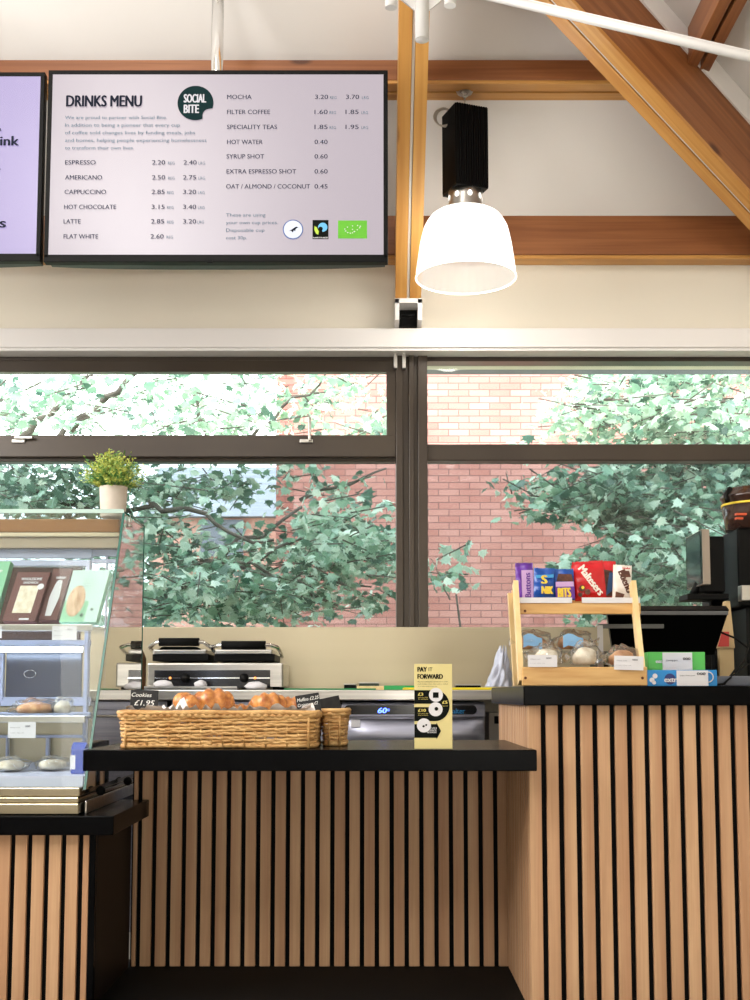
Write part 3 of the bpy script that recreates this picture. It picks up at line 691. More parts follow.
# potted plant on the case
pc = Vector((P(113,516,3.56).x, 3.56, zg1+.006))
pot = thing('potted_plant', 'small bushy green plant in a pale ceramic pot on top of the glass case', 'plant', pc)
M['pot'] = varied(mat('pale_ceramic', S(206,192,178), .6), S(198,184,170), S(214,202,190), (20,20,20), 2)
m = MB().lathe([(0,0),(.034,0),(.036,.003),(.0405,.088),(.0405,.091),(.037,.091),(.035,.078),(0,.078)], c=pc, n=36); obj('pot', m, 'pot', pot)
M['fern'] = varied(mat('fern_green', S(104,160,66), .6), S(70,130,58), S(196,200,96), (40,40,40), 2, lo=.4, hi=.6)
m = MB(); rr = random.Random(4)
for k in range(360):
    a = rr.uniform(0, 2*PI); tilt = min(1.25, abs(rr.gauss(0,.8))); L = rr.uniform(.06,.118)*(1.0-.06*tilt)
    d = Vector((math.sin(tilt)*math.cos(a), math.sin(tilt)*math.sin(a), max(.12, math.cos(tilt))));
    p0 = pc+Vector((rr.uniform(-.02,.02), rr.uniform(-.02,.02), .078)); p1 = p0+d*L
    m.tube([p0, p0.lerp(p1,.5)+Vector((0,0,.006)), p1], [.0011,.0009,.0006], n=4)
    for q in range(9):
        t = .3+.7*q/8; c = p0.lerp(p1, t)+Vector((0,0,.004)); u = Vector((rr.uniform(-1,1), rr.uniform(-1,1), rr.uniform(-.4,1))).normalized()*rr.uniform(.008,.015); s = u.orthogonal().normalized()*.003
        m.add([c, c+u*.5+s, c+u, c+u*.5-s], [(0,1,2,3)])
obj('foliage', m, 'fern', pot)

# ------------------------------------------------------------------ baskets and what is in them
M['wicker'] = varied(mat('wicker', S(206,160,100), .55), S(178,128,70), S(224,184,124), (30,30,90), 3)
def basket(name, x0, x1, y0, y1, z0, z1, label, rows=15, r=.0041, flare=.008):
    e = thing(name, label, 'basket', ((x0+x1)/2, (y0+y1)/2, z0))
    def loop(z, off, ph, rows_w=.0016, rad=r, step=.013):
        k = (z-z0)/(z1-z0); fx = flare*k; X0, X1, Y0, Y1 = x0-fx+flare, x1+fx-flare, y0-fx+flare, y1+fx-flare; c = .022
        pts = []
        def seg(a, b, nrm):
            n = max(2, int((b-a).length/step))
            for i in range(n):
                t = i/n; idx = len(pts); pts.append(a.lerp(b, t)+nrm*(rows_w*(1 if (idx+ph)%2 else -1))+Vector((0,0,off*math.sin(idx*.31+ph*2.1+z*60))))
        V = Vector
        seg(V((X0+c,Y0,z)), V((X1-c,Y0,z)), V((0,-1,0))); seg(V((X1-c*.3,Y0+c*.3,z)), V((X1-c*.1,Y0+c*.6,z)), V((.7,-.7,0)))
        seg(V((X1,Y0+c,z)), V((X1,Y1-c,z)), V((1,0,0))); seg(V((X1-c*.3,Y1-c*.3,z)), V((X1-c*.6,Y1-c*.1,z)), V((.7,.7,0)))
        seg(V((X1-c,Y1,z)), V((X0+c,Y1,z)), V((0,1,0))); seg(V((X0+c*.3,Y1-c*.3,z)), V((X0+c*.1,Y1-c*.6,z)), V((-.7,.7,0)))
        seg(V((X0,Y1-c,z)), V((X0,Y0+c,z)), V((-1,0,0))); seg(V((X0+c*.3,Y0+c*.3,z)), V((X0+c*.6,Y0+c*.1,z)), V((-.7,-.7,0)))
        return pts
    w = MB()
    for i in range(rows):
        z = z0+.006+(z1-z0-.014)*i/(rows-1)
        w.tube(loop(z, .0022, i), r*.86, n=6, closed=True)
    obj('woven_side', w, 'wicker', e)
    rim = MB()
    pts = loop(z1-.002, .0008, 0, .0022, step=.008); rim.tube(pts, .0062, n=7, closed=True); pts = loop(z1-.009, .001, 1, .0030, step=.008); rim.tube(pts, .0055, n=7, closed=True)
    pts = loop(z0+.005, .001, 1, .003, step=.008); rim.tube(pts, .0055, n=7, closed=True)
    obj('rim', rim, 'wicker', e)
    st = MB(); x = x0+.02
    while x < x1-.01:
        st.tube([(x,y0+.006,z0),(x,y0+.003,z1-.006)], .0030, n=5); st.tube([(x,y1-.006,z0),(x,y1-.003,z1-.006)], .0030, n=5); x += .025
    obj('stakes', st, 'wicker', e)
    obj('basket_base', MB().box(x0+.012, x1-.012, y0+.012, y1-.012, z0+.002, z0+.008), 'wicker', e)
    return e
zt = .775; BZ = .860
bx0_, bx1_ = P(117,740,2.88).x, P(317,740,2.88).x
basket('wicker_basket', bx0_, bx1_, 2.875, 3.17, zt+.001, BZ, 'long shallow wicker basket of croissants at the front of the low shelf')
b20, b21 = P(262,735,3.05).x, P(347,735,3.05).x
basket('wicker_basket', bx1_+.004, b21, 3.0, 3.24, zt+.001, BZ+.002, 'second wicker basket showing only its end, right of the long basket', rows=15)
# paper lining
M['tissue'] = mat('white_greaseproof_paper', S(232,226,224), .75)
rr = random.Random(12)
hgt = [[rr.uniform(0,1) for _ in range(60)] for _ in range(20)]
def crumple(u, v):
    i = u*58; j = v*18; i0, j0 = int(i), int(j); return hgt[j0][i0]*(1-(i-i0))+hgt[j0][min(59,i0+1)]*(i-i0)
m = MB(); x0, x1, y0, y1 = bx0_+.016, bx1_-.016, 2.892, 3.153
def liner(u, v):
    x = x0+(x1-x0)*u; y = y0+(y1-y0)*v; e_ = min(u*(x1-x0), (1-u)*(x1-x0), v*(y1-y0), (1-v)*(y1-y0))
    z = BZ+.004 + .016*crumple(u, v) - min(e_, .03)*.9
    return Vector((x, y, z))
m.grid(liner, 58, 18)
q0 = P(172,712,2.92); 
m.add([P(172,713,2.9), P(190,712,2.9), P(184,697,2.91), P(180,700,2.91)], [(0,1,2,3)])
m.add([P(298,713,2.9), P(316,712,2.9), P(313,703,2.92), P(303,706,2.9)], [(0,1,2,3)])
tag(obj('paper_liner', m, 'tissue'), 'crumpled white greaseproof paper lining the long basket', 'paper')
M['crust'] = varied(mat('croissant_crust', S(190,112,44), .35, spec=.6), S(150,76,24), S(216,150,78), (70,70,70), 3, bump=.15)
def croissant(px, py, Y, L, rad, ang, label, seed):
    c = P(px, py, Y); e = MB(); n = 26; pts = []; rs = []
    for i in range(n+1):
        t = i/n*2-1; a = t*1.15
        lx = math.sin(a)*L*.55; ly = (1-math.cos(a))*L*.55
        pts.append(c+Vector((lx*math.cos(ang)-ly*math.sin(ang), lx*math.sin(ang)+ly*math.cos(ang), rad*.3*(1-t*t))))
        seg = abs(math.sin((t+.02)*PI*2.6)); rs.append(rad*(max(0.02, 1-t*t)**.6)*(.74+.30*seg))
    e.tube(pts, rs, n=14)
    return tag(obj('croissant', e, 'crust'), label, 'croissant', 'croissants in the long basket')
croissant(184, 705, 2.99, .075, .024, -.9, 'golden croissant end rising beside a paper fold, leftmost in the basket', 1)
croissant(214, 704, 3.0, .095, .030, .3, 'biggest golden croissant, second from the left in the basket', 2)
croissant(269, 706, 3.0, .085, .026, .25, 'pale golden croissant right of the middle of the basket', 3)
croissant(292, 708, 3.03, .075, .022, .1, 'low golden croissant behind the black muffins sign', 4)
croissant(238, 712, 3.05, .08, .016, .1, 'flat croissant barely showing between the two taller ones', 5)
# chalk signs
def chalk(px0, px1, py0, py1, Y, lines, label, tilt=0., yaw=0., group=None, thick=.003):
    a = P(px0, py1, Y); c = P(px1, py0, Y); w = c.x-a.x; h = c.z-a.z
    e = thing('chalk_sign', label, 'sign', ((a.x+c.x)/2, Y, a.z), group)
    m = MB(); m.box(-w/2, w/2, 0, thick, -.012, h, b=.0008); obj('board', m, 'slate', e, local=True)
    if lines:
        m = MB()
        for s, u, v, cap, wd in lines: text_into(m, s, Vector((-w/2+w*u, -.0008, h*v)), h*cap, w*wd, .012, shear=.25)
        obj('writing', m, 'chalk', e, local=True)
    e.rotation_euler = (0, tilt, yaw)
    return e
chalk(130, 158, 690, 708, 2.93, [('Cookies', .04, .62, .22, .72), ('£1.95', .14, .14, .30, .74)], 'small black chalk sign reading Cookies £1.95 at the left of the basket', .03)
chalk(297, 321, 694, 708, 2.93, [('Muffins £2.25', .05, .55, .24, .92), ('Croissants £2', .05, .18, .22, .85)], 'small black chalk sign listing muffins and croissants at the right of the basket', -.16)
chalk(321, 342, 697, 712, 3.06, [], 'blank black sign card leaning back in the end basket', -.2, .15)

# pay it forward card
M['yel'] = mat('pale_yellow_card', S(218,204,142), .6); M['cblack'] = mat('card_black', S(12,17,14), .7, spec=.1); M['cyel'] = mat('card_yellow_ink', S(226,208,110), .6)
yp = 2.85; a = P(414.5, 750, yp); b_ = P(452, 664, yp); z0 = .776
pf = thing('counter_card', 'upright pale yellow card headed PAY IT FORWARD on the low shelf', 'card', ((a.x+b_.x)/2, yp, z0))
W = b_.x-a.x; Hh = b_.z-z0
obj('card', MB().box(a.x, b_.x, yp, yp+.003, z0, b_.z, b=.0006), 'yel', pf)
def cp(u, v, k=.0006): return Vector((a.x+W*u, yp-k, b_.z-Hh*v))
m = MB(); text_into(m, 'PAY', cp(.09,.09), Hh*.055, W*.24, .03); text_into(m, 'IT', cp(.38,.085), Hh*.045, W*.10, 0); text_into(m, 'FORWARD', cp(.09,.175), Hh*.055, W*.66, .03)
for k, s in enumerate(('Buy something for someone in need,', 'and change their day with a coffee', 'or a hot meal from us')): text_into(m, s, cp(.09,.215+.027*k), Hh*.012, W*(.8 if k < 2 else .5))
rect(m, cp(0,.31), cp(.55,.47)); rect(m, cp(0,.51), cp(.55,.675)); rect(m, cp(0,.71), cp(.60,.87))
# curve joining the first two bands
n = 20; cx, cy = .55, .4925
outer = [cp(cx+.38*math.cos(t), cy+.1825*math.sin(t)) for t in [-PI/2+PI*k/n for k in range(n+1)]]; inner = [cp(cx+.0, cy+.02*math.sin(t)) for t in [-PI/2+PI*k/n for k in range(n+1)]]
m.add(outer+inner, [(k, k+1, n+2+k, n+1+k) for k in range(n)])
m.add([cp(.58,.69), cp(.70,.79), cp(.58,.89)], [(0,1,2)])
obj('black_route', m, 'cblack', pf)
m = MB()
for u, v in ((.57,.365),(.56,.535),(.25,.725)): disc(m, cp(u,v,.0012), W*.185)
text_into(m, 'SCAN', cp(.58,.765,.0012), Hh*.018, W*.2, .02, align='R'); text_into(m, 'DONATE', cp(.58,.79,.0012), Hh*.018, W*.25, .02, align='R'); text_into(m, 'FOR SOMEONE', cp(.58,.815,.0012), Hh*.018, W*.25, .02, align='R')
obj('white_spots', m, 'paper', pf)
m = MB(); text_into(m, '£3', cp(.10,.375,.0012), Hh*.035, W*.13, .03); text_into(m, '£10', cp(.10,.565,.0012), Hh*.035, W*.2, .03); text_into(m, '£5', cp(.74,.47,.0012), Hh*.035, W*.13, .03)
for u, v, s in ((.1,.40,'buys a hot drink'),(.1,.42,'for someone'),(.1,.59,'buys a warm meal'),(.1,.61,'and a drink'),(.74,.5,'buys a roll')): text_into(m, s, cp(u,v,.0012), Hh*.012, W*.26 if u < .5 else W*.14)
obj('yellow_writing', m, 'cyel', pf)
m = MB(); rect(m, cp(.49,.335,.0018), cp(.64,.40,.0018)); disc(m, cp(.58,.53,.0018), W*.05); disc(m, cp(.24,.735,.0018), W*.03); disc(m, cp(.31,.72,.0018), W*.025); obj('spot_drawings', m, 'cblack', pf)

# ------------------------------------------------------------------ back worktop, splashback, appliances
yw0 = 4.70; zwt = .918
wt = MB().box(-2.6, 2.0, yw0, 5.349, zwt-.040, zwt, b=.004)
tag(obj('steel_worktop', wt, 'steel'), 'long stainless steel worktop along the window wall', 'worktop')
sp = MB().box(-2.6, 2.0, 5.32, 5.349, zwt, P(300,627,5.32).z, b=.003)
for px in (372, 600): pass
tag(obj('splashback', sp, 'steelv'), 'brushed steel splashback panel under the windows', 'splashback')
# under counter machine
xA, xB_ = P(341,720,4.78).x, P(485,720,4.78).x
um = thing('glasswasher', 'steel undercounter washer with a black control strip and blue display', 'appliance', ((xA+xB_)/2, 5.0, .1))
obj('machine_body', MB().box(xA, xB_, 4.80, 5.28, 0, zwt-.045, b=.006), 'steelb', um)
m = MB(); zt_, zb_ = P(400,703.5,4.77).z, P(400,717,4.77).z; m.box(xA, xB_, 4.765, 4.80, zb_, zt_, b=.004); obj('control_fascia', m, 'steelb', um)
m = MB(); zt_, zb_ = P(400,705,4.76).z, P(400,714.5,4.76).z; xa_, xb2 = P(344,710,4.76).x, P(477,710,4.76).x; r = (zt_-zb_)/2
pts = [(xa_+r-r*math.cos(t), 4.7645, (zt_+zb_)/2+r*math.sin(t)) for t in [-PI/2+PI*k/8 for k in range(9)]][::-1]
pts = [(xa_+r-r*math.cos(t), 4.7645, (zt_+zb_)/2+r*math.sin(t)) for t in [-PI/2+PI*k/8 for k in range(9)]]+[(xb2-r+r*math.cos(t), 4.7645, (zt_+zb_)/2+r*math.sin(t)) for t in [PI/2-PI*k/8 for k in range(9)]]
m.prism(pts, (0,-.002,0)); obj('control_strip', m, 'blackg', um)
M['bluel'] = mat('blue_display', (.05,.1,.6), .3, emit=(.08,.16,1.), es=4.); M['blueink'] = mat('blue_ink', S(40,130,190), .4)
m = MB(); text_into(m, '60', P(378,713,4.761), .02, .034, .03, shear=.2); text_into(m, 'c', P(387.5,711,4.761), .012, .008, .02); obj('display', m, 'bluel', um)
m = MB(); text_into(m, 'winterhalter', P(432,713.5,4.761), .020, P(465,713,4.761).x-P(432,713,4.761).x, .02); obj('maker_name', m, 'blueink', um)
m = MB(); 
def door(u, v):
    x = xA+.006+(xB_-xA-.012)*u; z = .45+(P(400,719,4.77).z-.45)*v
    bul = .024*math.sin(PI*min(1, max(0,(v-.62)/.38)))*(1-abs(2*u-1)**6)
    return Vector((x, 4.792-bul, z))
m.grid(door, 30, 40); obj('door_panel', m, 'steelb', um)
m = MB(); q = P(351,727,4.775); m.box(q.x, q.x+.035, 4.774, 4.777, q.z, q.z+.028); obj('sticker', m, 'paper', um)
# steel cabinets either side
def cab(px0, px1, label):
    x0, x1 = P(px0,720,4.75).x, P(px1,720,4.75).x
    e = thing('steel_cabinet', label, 'cabinet', ((x0+x1)/2, 5.0, .08))
    obj('cabinet_body', MB().box(x0, x1, 4.78, 5.28, 0, zwt-.042, b=.004), 'steelb', e)
    d = MB(); d.box(x0+.006, x1-.006, 4.762, 4.779, .12, zwt-.075, b=.004); dd = obj('cabinet_door', d, 'steelb', e)
    h = MB(); zc_ = zwt-.10; h.tube([(x0+.05,4.762,zc_),(x0+.05,4.74,zc_),(x1-.05,4.74,zc_),(x1-.05,4.762,zc_)], .006); obj('handle', h, 'chrome', dd)
cab(170, 336, 'steel cabinet under the worktop behind the wicker baskets')
cab(2, 166, 'steel cabinet under the worktop behind the glass case')
q0 = P(490, 720, 4.95)
e = thing('junction_box', 'small grey metal box standing in the gap under the worktop end', 'box', (q0.x+.02, 4.95, 0.0))
m = MB().box(q0.x-.008, q0.x+.10, 4.92, 5.1, .70, .83, b=.003); m.box(q0.x-.004, q0.x+.09, 4.93, 5.09, 0, .70); obj('box_body', m, 'nickel', e)
m = MB(); m.box(q0.x+.014, q0.x+.04, 4.914, 4.921, .785, .815); obj('switch', m, 'blackp', e)

# contact grill
ga, gb = P(147,690,4.92).x, P(283,690,4.92).x
gr = thing('contact_grill', 'steel double contact grill with two black lift handles on the worktop', 'grill', ((ga+gb)/2, 5.05, zwt))
m = MB(); zt_ = P(200,663,4.92).z
m.box(ga, gb, 4.92, 5.26, zwt+.012, zt_, b=.006); obj('grill_body', m, 'steel', gr)
m = MB(); m.box(P(154,680,4.91).x, P(270,680,4.91).x, 4.912, 4.921, P(200,688,4.91).z, P(200,670,4.91).z, b=.002); obj('control_panel', m, 'blackg', gr)
for px in (185, 244): q = P(px, 678, 4.90); m = MB(); m.lathe([(0,-.018),(.015,-.018),(.018,0),(.018,.004),(0,.004)], c=(q.x,4.905,q.z), n=20, M4=Matrix.Rotation(PI/2,4,'X')); obj('control_knob', m, 'blackp', gr)
m = MB(); q = P(154,678,4.905); q2 = P(270,678,4.905); m.box(q.x, q2.x, 4.908, 4.912, q.z-.002, q.z+.002); obj('scale_line', m, 'chrome', gr)
M['lampr'] = mat('orange_lamp', (1,.3,.05), .3, emit=(1,.35,.1), es=1.2)
for px in (170, 255): q = P(px, 678, 4.903); m = MB(); m.lump((q.x,4.906,q.z), .005,.004,.005, 8, 6, 0, 1); obj('pilot_light', m, 'lampr', gr)
for k, (p0, p1, hz) in enumerate(((152,206,644),(214,272,647))):
    x0, x1 = P(p0,650,4.92).x, P(p1,650,4.92).x
    pl = MB(); za, zb_ = P(200,661,4.93).z, P(200,655,4.93).z
    pl.box(x0, x1+.01, 4.93, 5.22, za, zb_+.004, b=.003); po = obj('lower_plate', pl, 'blackp', gr)
    tp = MB(); tp.grid(lambda u, v: Vector((x0+(x1-x0)*u, 4.94+.26*v, P(200,655,4.93).z+.004+.030*math.sin(PI*min(.5+v*.5,.5+v))*min(1,6*u,6*(1-u))+.0)), 16, 8)
    tp.box(x0, x1, 4.935, 5.2, zb_+.002, zb_+.022, b=.005); obj('top_lid', tp, 'steel', gr)
    zz_ = P(200,hz-2,4.88).z; hx0, hx1 = x0-.005, x1+.022
    ar = MB(); ar.tube([(hx0,5.12,zb_+.01),(hx0-.008,5.0,zb_+.02),(hx0,4.90,zb_+.03),(hx0+.03,4.88,zz_),(hx1-.03,4.88,zz_),(hx1,4.90,zb_+.03),(hx1+.006,5.0,zb_+.015),(hx1+.004,5.12,zb_)], .0075, n=10); obj('lift_arm', ar, 'chrome', gr)
    gp = MB(); gp.tube([(x0+.035,4.88,zz_),(x1-.022,4.88,zz_)], .0165, n=18); obj('handle_grip', gp, 'rubber', gr)
m = MB()
for x in (ga+.03, gb-.03):
    for y in (4.95, 5.22): m = MB(); m.lathe([(.014,0),(.014,.013),(0,.013)], c=(x,y,zwt), n=12); obj('foot', m, 'rubber', gr)
M['red'] = mat('red_plastic', S(196,34,30), .35)
# boards and small things on the worktop
def slab(name, px0, px1, py0, py1, Y, dep, m_, label, cat):
    a = P(px0, py1, Y); c = P(px1, py0, Y)
    return tag(obj(name, MB().box(a.x, c.x, Y, Y+dep, zwt, max(zwt+.006, c.z), b=.002), m_), label, cat)
M['green'] = mat('green_board', S(20,128,70), .45); M['yellow'] = mat('yellow_board', S(232,214,40), .45)
slab('chopping_board', 284, 376, 688.5, 690.5, 4.76, .30, 'green', 'thin green chopping board right of the contact grill', 'chopping board')
slab('chopping_board', 404, 496, 687.5, 690.5, 4.74, .25, 'yellow', 'yellow chopping board behind the yellow card', 'chopping board')
slab('chopping_board', 384, 416, 685.5, 690, 5.02, .20, mat('green_board_bright', S(40,160,86), .45), 'brighter green board stacked between the beige board and the card', 'chopping board')
slab('wooden_board', 357, 384, 686, 690.5, 4.9, .10, 'pale', 'small beige board lying across the green chopping boards', 'chopping board')
def tin(px0, px1, py0, Y, label, mt):
    a = P(px0, 690, Y); c = P(px1, py0, Y); e = thing('storage_tin', label, 'tin', ((a.x+c.x)/2, Y+.03, zwt+.008)); 
    m = MB().box(a.x, c.x, Y, Y+.07, zwt+.0, c.z-.006, b=.003); obj('tin_body', m, mt, e); m = MB().box(a.x-.002, c.x+.002, Y-.002, Y+.072, c.z-.006, c.z, b=.002); obj('lid', m, 'nickel', e)
tin(344, 356, 683.5, 5.1, 'small dark tin on the worktop, left of the pair', 'blackp')
tin(359, 379, 682, 5.12, 'small dark green tin on the worktop, right of the pair', mat('dark_green_tin', S(44,60,52), .4, metal=.4))
tin(456, 481, 684, 5.05, 'low black box on the worktop just right of the yellow card', 'blackp')
m = MB(); a = P(133,691,4.78)
m.box(P(146,690,4.78).x, P(238,690,4.78).x, 4.74, 4.86, zwt, zwt+.008, b=.002); m.box(P(146,690,4.78).x, P(238,690,4.78).x, 4.74, 4.745, zwt, zwt+.014)
tag(obj('steel_tray', m, 'steel'), 'narrow steel tray lying in front of the contact grill', 'tray')
for k, (px0, px1, lb) in enumerate(((153,172,'white folded cloth at the left of the steel tray'),(194,206,'small white cloth in the middle of the steel tray'),(245,266,'white folded cloth to the right of the steel tray'))):
    a = P(px0,690,4.80); c = P(px1,684,4.80); cx_ = (a.x+c.x)/2; w_ = (c.x-a.x)/2
    m = MB().lump((cx_,4.82,zwt+(.020 if k < 2 else .014)), w_*1.05, .035, .018, 16, 10, .12, 20+k, flat=True)
    tag(obj('cloth', m, 'paper'), lb, 'cloth')
# dark brown bottle half hidden left of the grill
q = P(136,668,5.0); m = MB().lathe([(0,0),(.03,0),(.032,.01),(.032,.13),(.014,.17),(.013,.2),(0,.2)], c=(q.x,5.05,zwt), n=20)
tag(obj('brown_bottle', m, mat('brown_plastic', S(92,62,36), .4)), 'brown bottle half hidden between the glass case and the grill', 'bottle')

# ------------------------------------------------------------------ bamboo snack stand
zr = .92
sx0, sx1 = P(519,680,2.95).x, P(647,680,2.95).x
stn = thing('snack_stand', 'two-tier bamboo display stand holding snacks on the right counter', 'stand', ((sx0+sx1)/2, 3.05, zr))
def board(a, b, t, w_, mb):   # flat bar from a to b in the YZ plane, thickness t in x
    pass
# lower tray
zl1 = P(560,667,2.93).z
m = MB().box(P(522,680,2.93).x, P(647,680,2.93).x, 2.925, 2.937, zr+.001, zl1, b=.002); obj('lower_front', m, 'pinew', stn)
m = MB().box(sx0+.012, sx1-.002, 2.937, 3.16, zr+.018, zr+.026); obj('lower_floor', m, 'pinew', stn)
zu1 = P(560,603,3.03).z; zu0 = P(560,614,3.03).z
ux0, ux1 = P(518,610,3.03).x, P(641,610,3.03).x
m = MB().box(ux0, ux1, 3.03, 3.042, zu0, zu1, b=.002); obj('upper_front', m, 'pinew', stn)
m = MB(); m.prism([(ux0+.004,3.042,zu0+.006),(ux1-.004,3.042,zu0+.006),(ux1-.004,3.20,zu0+.03),(ux0+.004,3.20,zu0+.03)], (0,0,.007)); obj('upper_floor', m, 'pinew', stn)
zub = P(560,590,3.2).z
m = MB().box(ux0+.004, ux1-.004, 3.20, 3.212, zu0+.02, zub, b=.002); obj('upper_back', m, 'pinew', stn)
def sidebar(x, y0, z0, y1, z1, wd, nm, mt='pale', t=.012):
    # leaning side rail
    m = MB(); d = Vector((0, y1-y0, z1-z0)).normalized(); n_ = Vector((0, d.z, -d.y))*wd
    A = Vector((x, y0, z0)); B = Vector((x, y1, z1)); m.prism([A, A+n_, B+n_, B], (t,0,0)); obj(nm, m, mt, stn)
sidebar(sx0-.001, 2.939, zr+.014, 3.035, zub+.01, .032, 'side_rail'); sidebar(sx1-.015, 2.939, zr+.014, 3.035, zub+.01, .032, 'side_rail')
xl = P(509,640,3.08).x; xl2 = P(521,600,3.08).x
m = MB(); A = P(514,685,3.1); B = P(509.5,592,3.02); C = P(520,592,3.02); D = P(523,685,3.1)
m.prism([Vector((A.x,3.10,zr+.002)), Vector((D.x,3.10,zr+.002)), Vector((C.x,3.05,B.z)), Vector((B.x,3.05,B.z))], (0,.022,0)); obj('back_leg', m, 'pale', stn)
for px, py, Y in ((525,611,3.029),(637,611,3.029),(525.5,678,2.924),(642.5,678,2.924)):
    m = MB(); q = P(px,py,Y); disc(m, q, .0035, 12); obj('screw', m, 'screw', stn)
# price strips on the upper tray front (cards)
for a_, b2, lb in ((517,572,'white price strip along the left half of the upper tray'),(582,640,'white price strip along the right half of the upper tray')):
    a = P(a_,603,3.027); c = P(b2,597.5,3.027); tag(obj('price_strip', MB().box(a.x, c.x, 3.0265, 3.029, a.z, c.z), 'paper'), lb, 'price strip')
tagcard(528, 557, 655, 667, 2.922, 'white price card at the left of the lower tray')
tagcard(614, 643, 656, 670, 2.920, 'white price card at the right of the lower tray', tilt=.03)

# snack bags
M['purple'] = mat('purple_foil', S(96,44,150), .28); M['bluef'] = mat('bright_blue_foil', S(16,74,160), .28); M['redf'] = mat('red_foil', S(200,26,34), .26); M['whitef'] = mat('white_foil', S(236,228,220), .3)
M['brownc'] = varied(mat('chocolate_print', S(80,40,26), .5), S(60,28,18), S(104,58,38), (90,90,90), 2); M['lilac'] = mat('lilac_print', S(196,160,210), .4); M['yelp'] = mat('yellow_print', S(236,204,60), .4)
def bag(name, px0, px1, py0, py1, Y, mt, label, thick=.02, roll=0., deco=None, group='snack bags on the upper tray', seed=0):
    a = P(px0, py1, Y); c = P(px1, py0, Y); w = c.x-a.x; h = c.z-a.z
    e = thing(name, label, 'snack bag', ((a.x+c.x)/2, Y+thick/2, a.z), group)
    rr = random.Random(seed)
    ph = rr.uniform(0, 6)
    def bul(u, v): return thick/2*(max(0, math.sin(PI*u))**.5)*(max(0, math.sin(PI*min(1,max(0,(v-.0)/.93))))**.45)+.0012
    def wr(u, v): return .0018*math.sin(9*u+ph+5*v)+.0012*math.sin(21*v+ph*2)
    m = MB()
    zig = lambda u, v: (.0025 if int(u*24)%2 else 0) if v > .999 else 0
    m.grid(lambda u, v: Vector(((u-.5)*w, -bul(u,v)+wr(u,v)*(1 if 0<u<1 else 0), v*h+zig(u,v))), 24, 16)
    m.grid(lambda u, v: Vector(((.5-u)*w, bul(1-u,v)-wr(1-u,v)*(1 if 0<u<1 else 0)*0, v*h+zig(1-u,v))), 24, 16)
    obj('bag_body', m, mt, e, local=True)
    if deco: 
        def at(u, v, k=.0015): return Vector(((u-.5)*w, -bul(.5,.5)-k-.0012, v*h))
        deco(e, at, w, h)
    e.rotation_euler = (-.06, roll, 0)
    return e
def dl(e, nm, mb, mt): return obj(nm, mb, mt, e, local=True)
X_, Z_ = Vector((1,0,0)), Vector((0,0,1))
def deco_purple(e, at, w, h):
    m = MB(); m.add([at(.3,.03), at(.95,.03), at(.95,.80), at(.3,.80)], [(0,1,2,3)]); dl(e, 'lilac_panel', m, 'lilac')
    m = MB(); text_into(m, 'Buttons', at(.80,.06,.0022), w*.34, h*.66, .02, right=Z_, up=-X_); dl(e, 'writing', m, 'purple')
def deco_blue(e, at, w, h):
    m = MB(); text_into(m, 'S', at(.34,.50,.002), h*.26, w*.24, .04); text_into(m, 'NIK', at(.36,.18,.002), h*.24, w*.5, .04); dl(e, 'writing', m, 'yelp')
    m = MB(); m.add([at(.06,.66), at(.9,.70), at(.9,.80), at(.06,.76)], [(0,1,2,3)]); dl(e, 'light_band', m, mat('light_blue_print', S(60,150,210), .4))
def deco_bp(e, at, w, h):
    m = MB(); m.add([at(.03,.02), at(.97,.02), at(.97,.42), at(.03,.42)], [(0,1,2,3)]); dl(e, 'purple_panel', m, 'purple')
    m = MB(); m.add([at(.06,.42), at(.94,.42), at(.94,.58), at(.06,.58)], [(0,1,2,3)]); dl(e, 'lilac_band', m, 'lilac')
    m = MB(); m.add([at(.1,.60), at(.92,.58), at(.86,.82), at(.2,.84)], [(0,1,2,3)]); dl(e, 'chocolate_picture', m, 'brownc')
    m = MB(); text_into(m, 'BITS', at(.16,.08,.0022), h*.30, w*.6, .03); dl(e, 'writing', m, 'yelp')
def deco_mal(e, at, w, h):
    m = MB(); d1 = Vector((.55,0,-.83)); d2 = Vector((.83,0,.55)); text_into(m, 'Maltesers', at(.14,.80,.002), h*.20, h*.86, .03, right=d1, up=d2); dl(e, 'writing', m, 'whitef')
    m = MB()
    for u, v, r in ((.22,.30,.10),(.38,.20,.09),(.14,.14,.07)): disc(m, at(u,v,.002), w*r, 18)
    dl(e, 'chocolate_picture', m, 'brownc')
    m = MB(); disc(m, at(.24,.32,.0026), w*.05, 12); dl(e, 'honeycomb', m, 'yelp')
def deco_dark(e, at, w, h):
    m = MB(); m.add([at(.3,.05), at(.95,.1), at(.8,.75), at(.2,.8)], [(0,1,2,3)]); dl(e, 'chocolate_picture', m, 'brownc')
    m = MB(); m.add([at(.55,.1,.002), at(.95,.3,.002), at(.95,.7,.002), at(.7,.7,.002)], [(0,1,2,3)]); dl(e, 'blue_patch', m, mat('steel_blue_print', S(50,90,140), .4))
def deco_bueno(e, at, w, h):
    m = MB(); d1 = Vector((.42,0,-.9)); d2 = Vector((.9,0,.42)); text_into(m, 'Bueno', at(.20,.78,.002), h*.22, h*.66, .03, right=d1, up=d2); dl(e, 'writing', m, 'brownc')
    m = MB(); m.add([at(.3,.82), at(.8,.84), at(.9,.66), at(.5,.64)], [(0,1,2,3)]); m.add([at(.1,.05), at(.5,.02), at(.6,.16), at(.12,.22)], [(0,1,2,3)]); dl(e, 'chocolate_picture', m, 'brownc')
    m = MB(); text_into(m, 'kinder', at(.45,.88,.002), h*.06, w*.42, .03); dl(e, 'small_writing', m, 'redf')
bag('snack_bag', 517, 534, 563, 600, 3.10, 'purple', 'purple chocolate button bag at the left end of the upper tray', .02, -.02, deco_purple, seed=1)
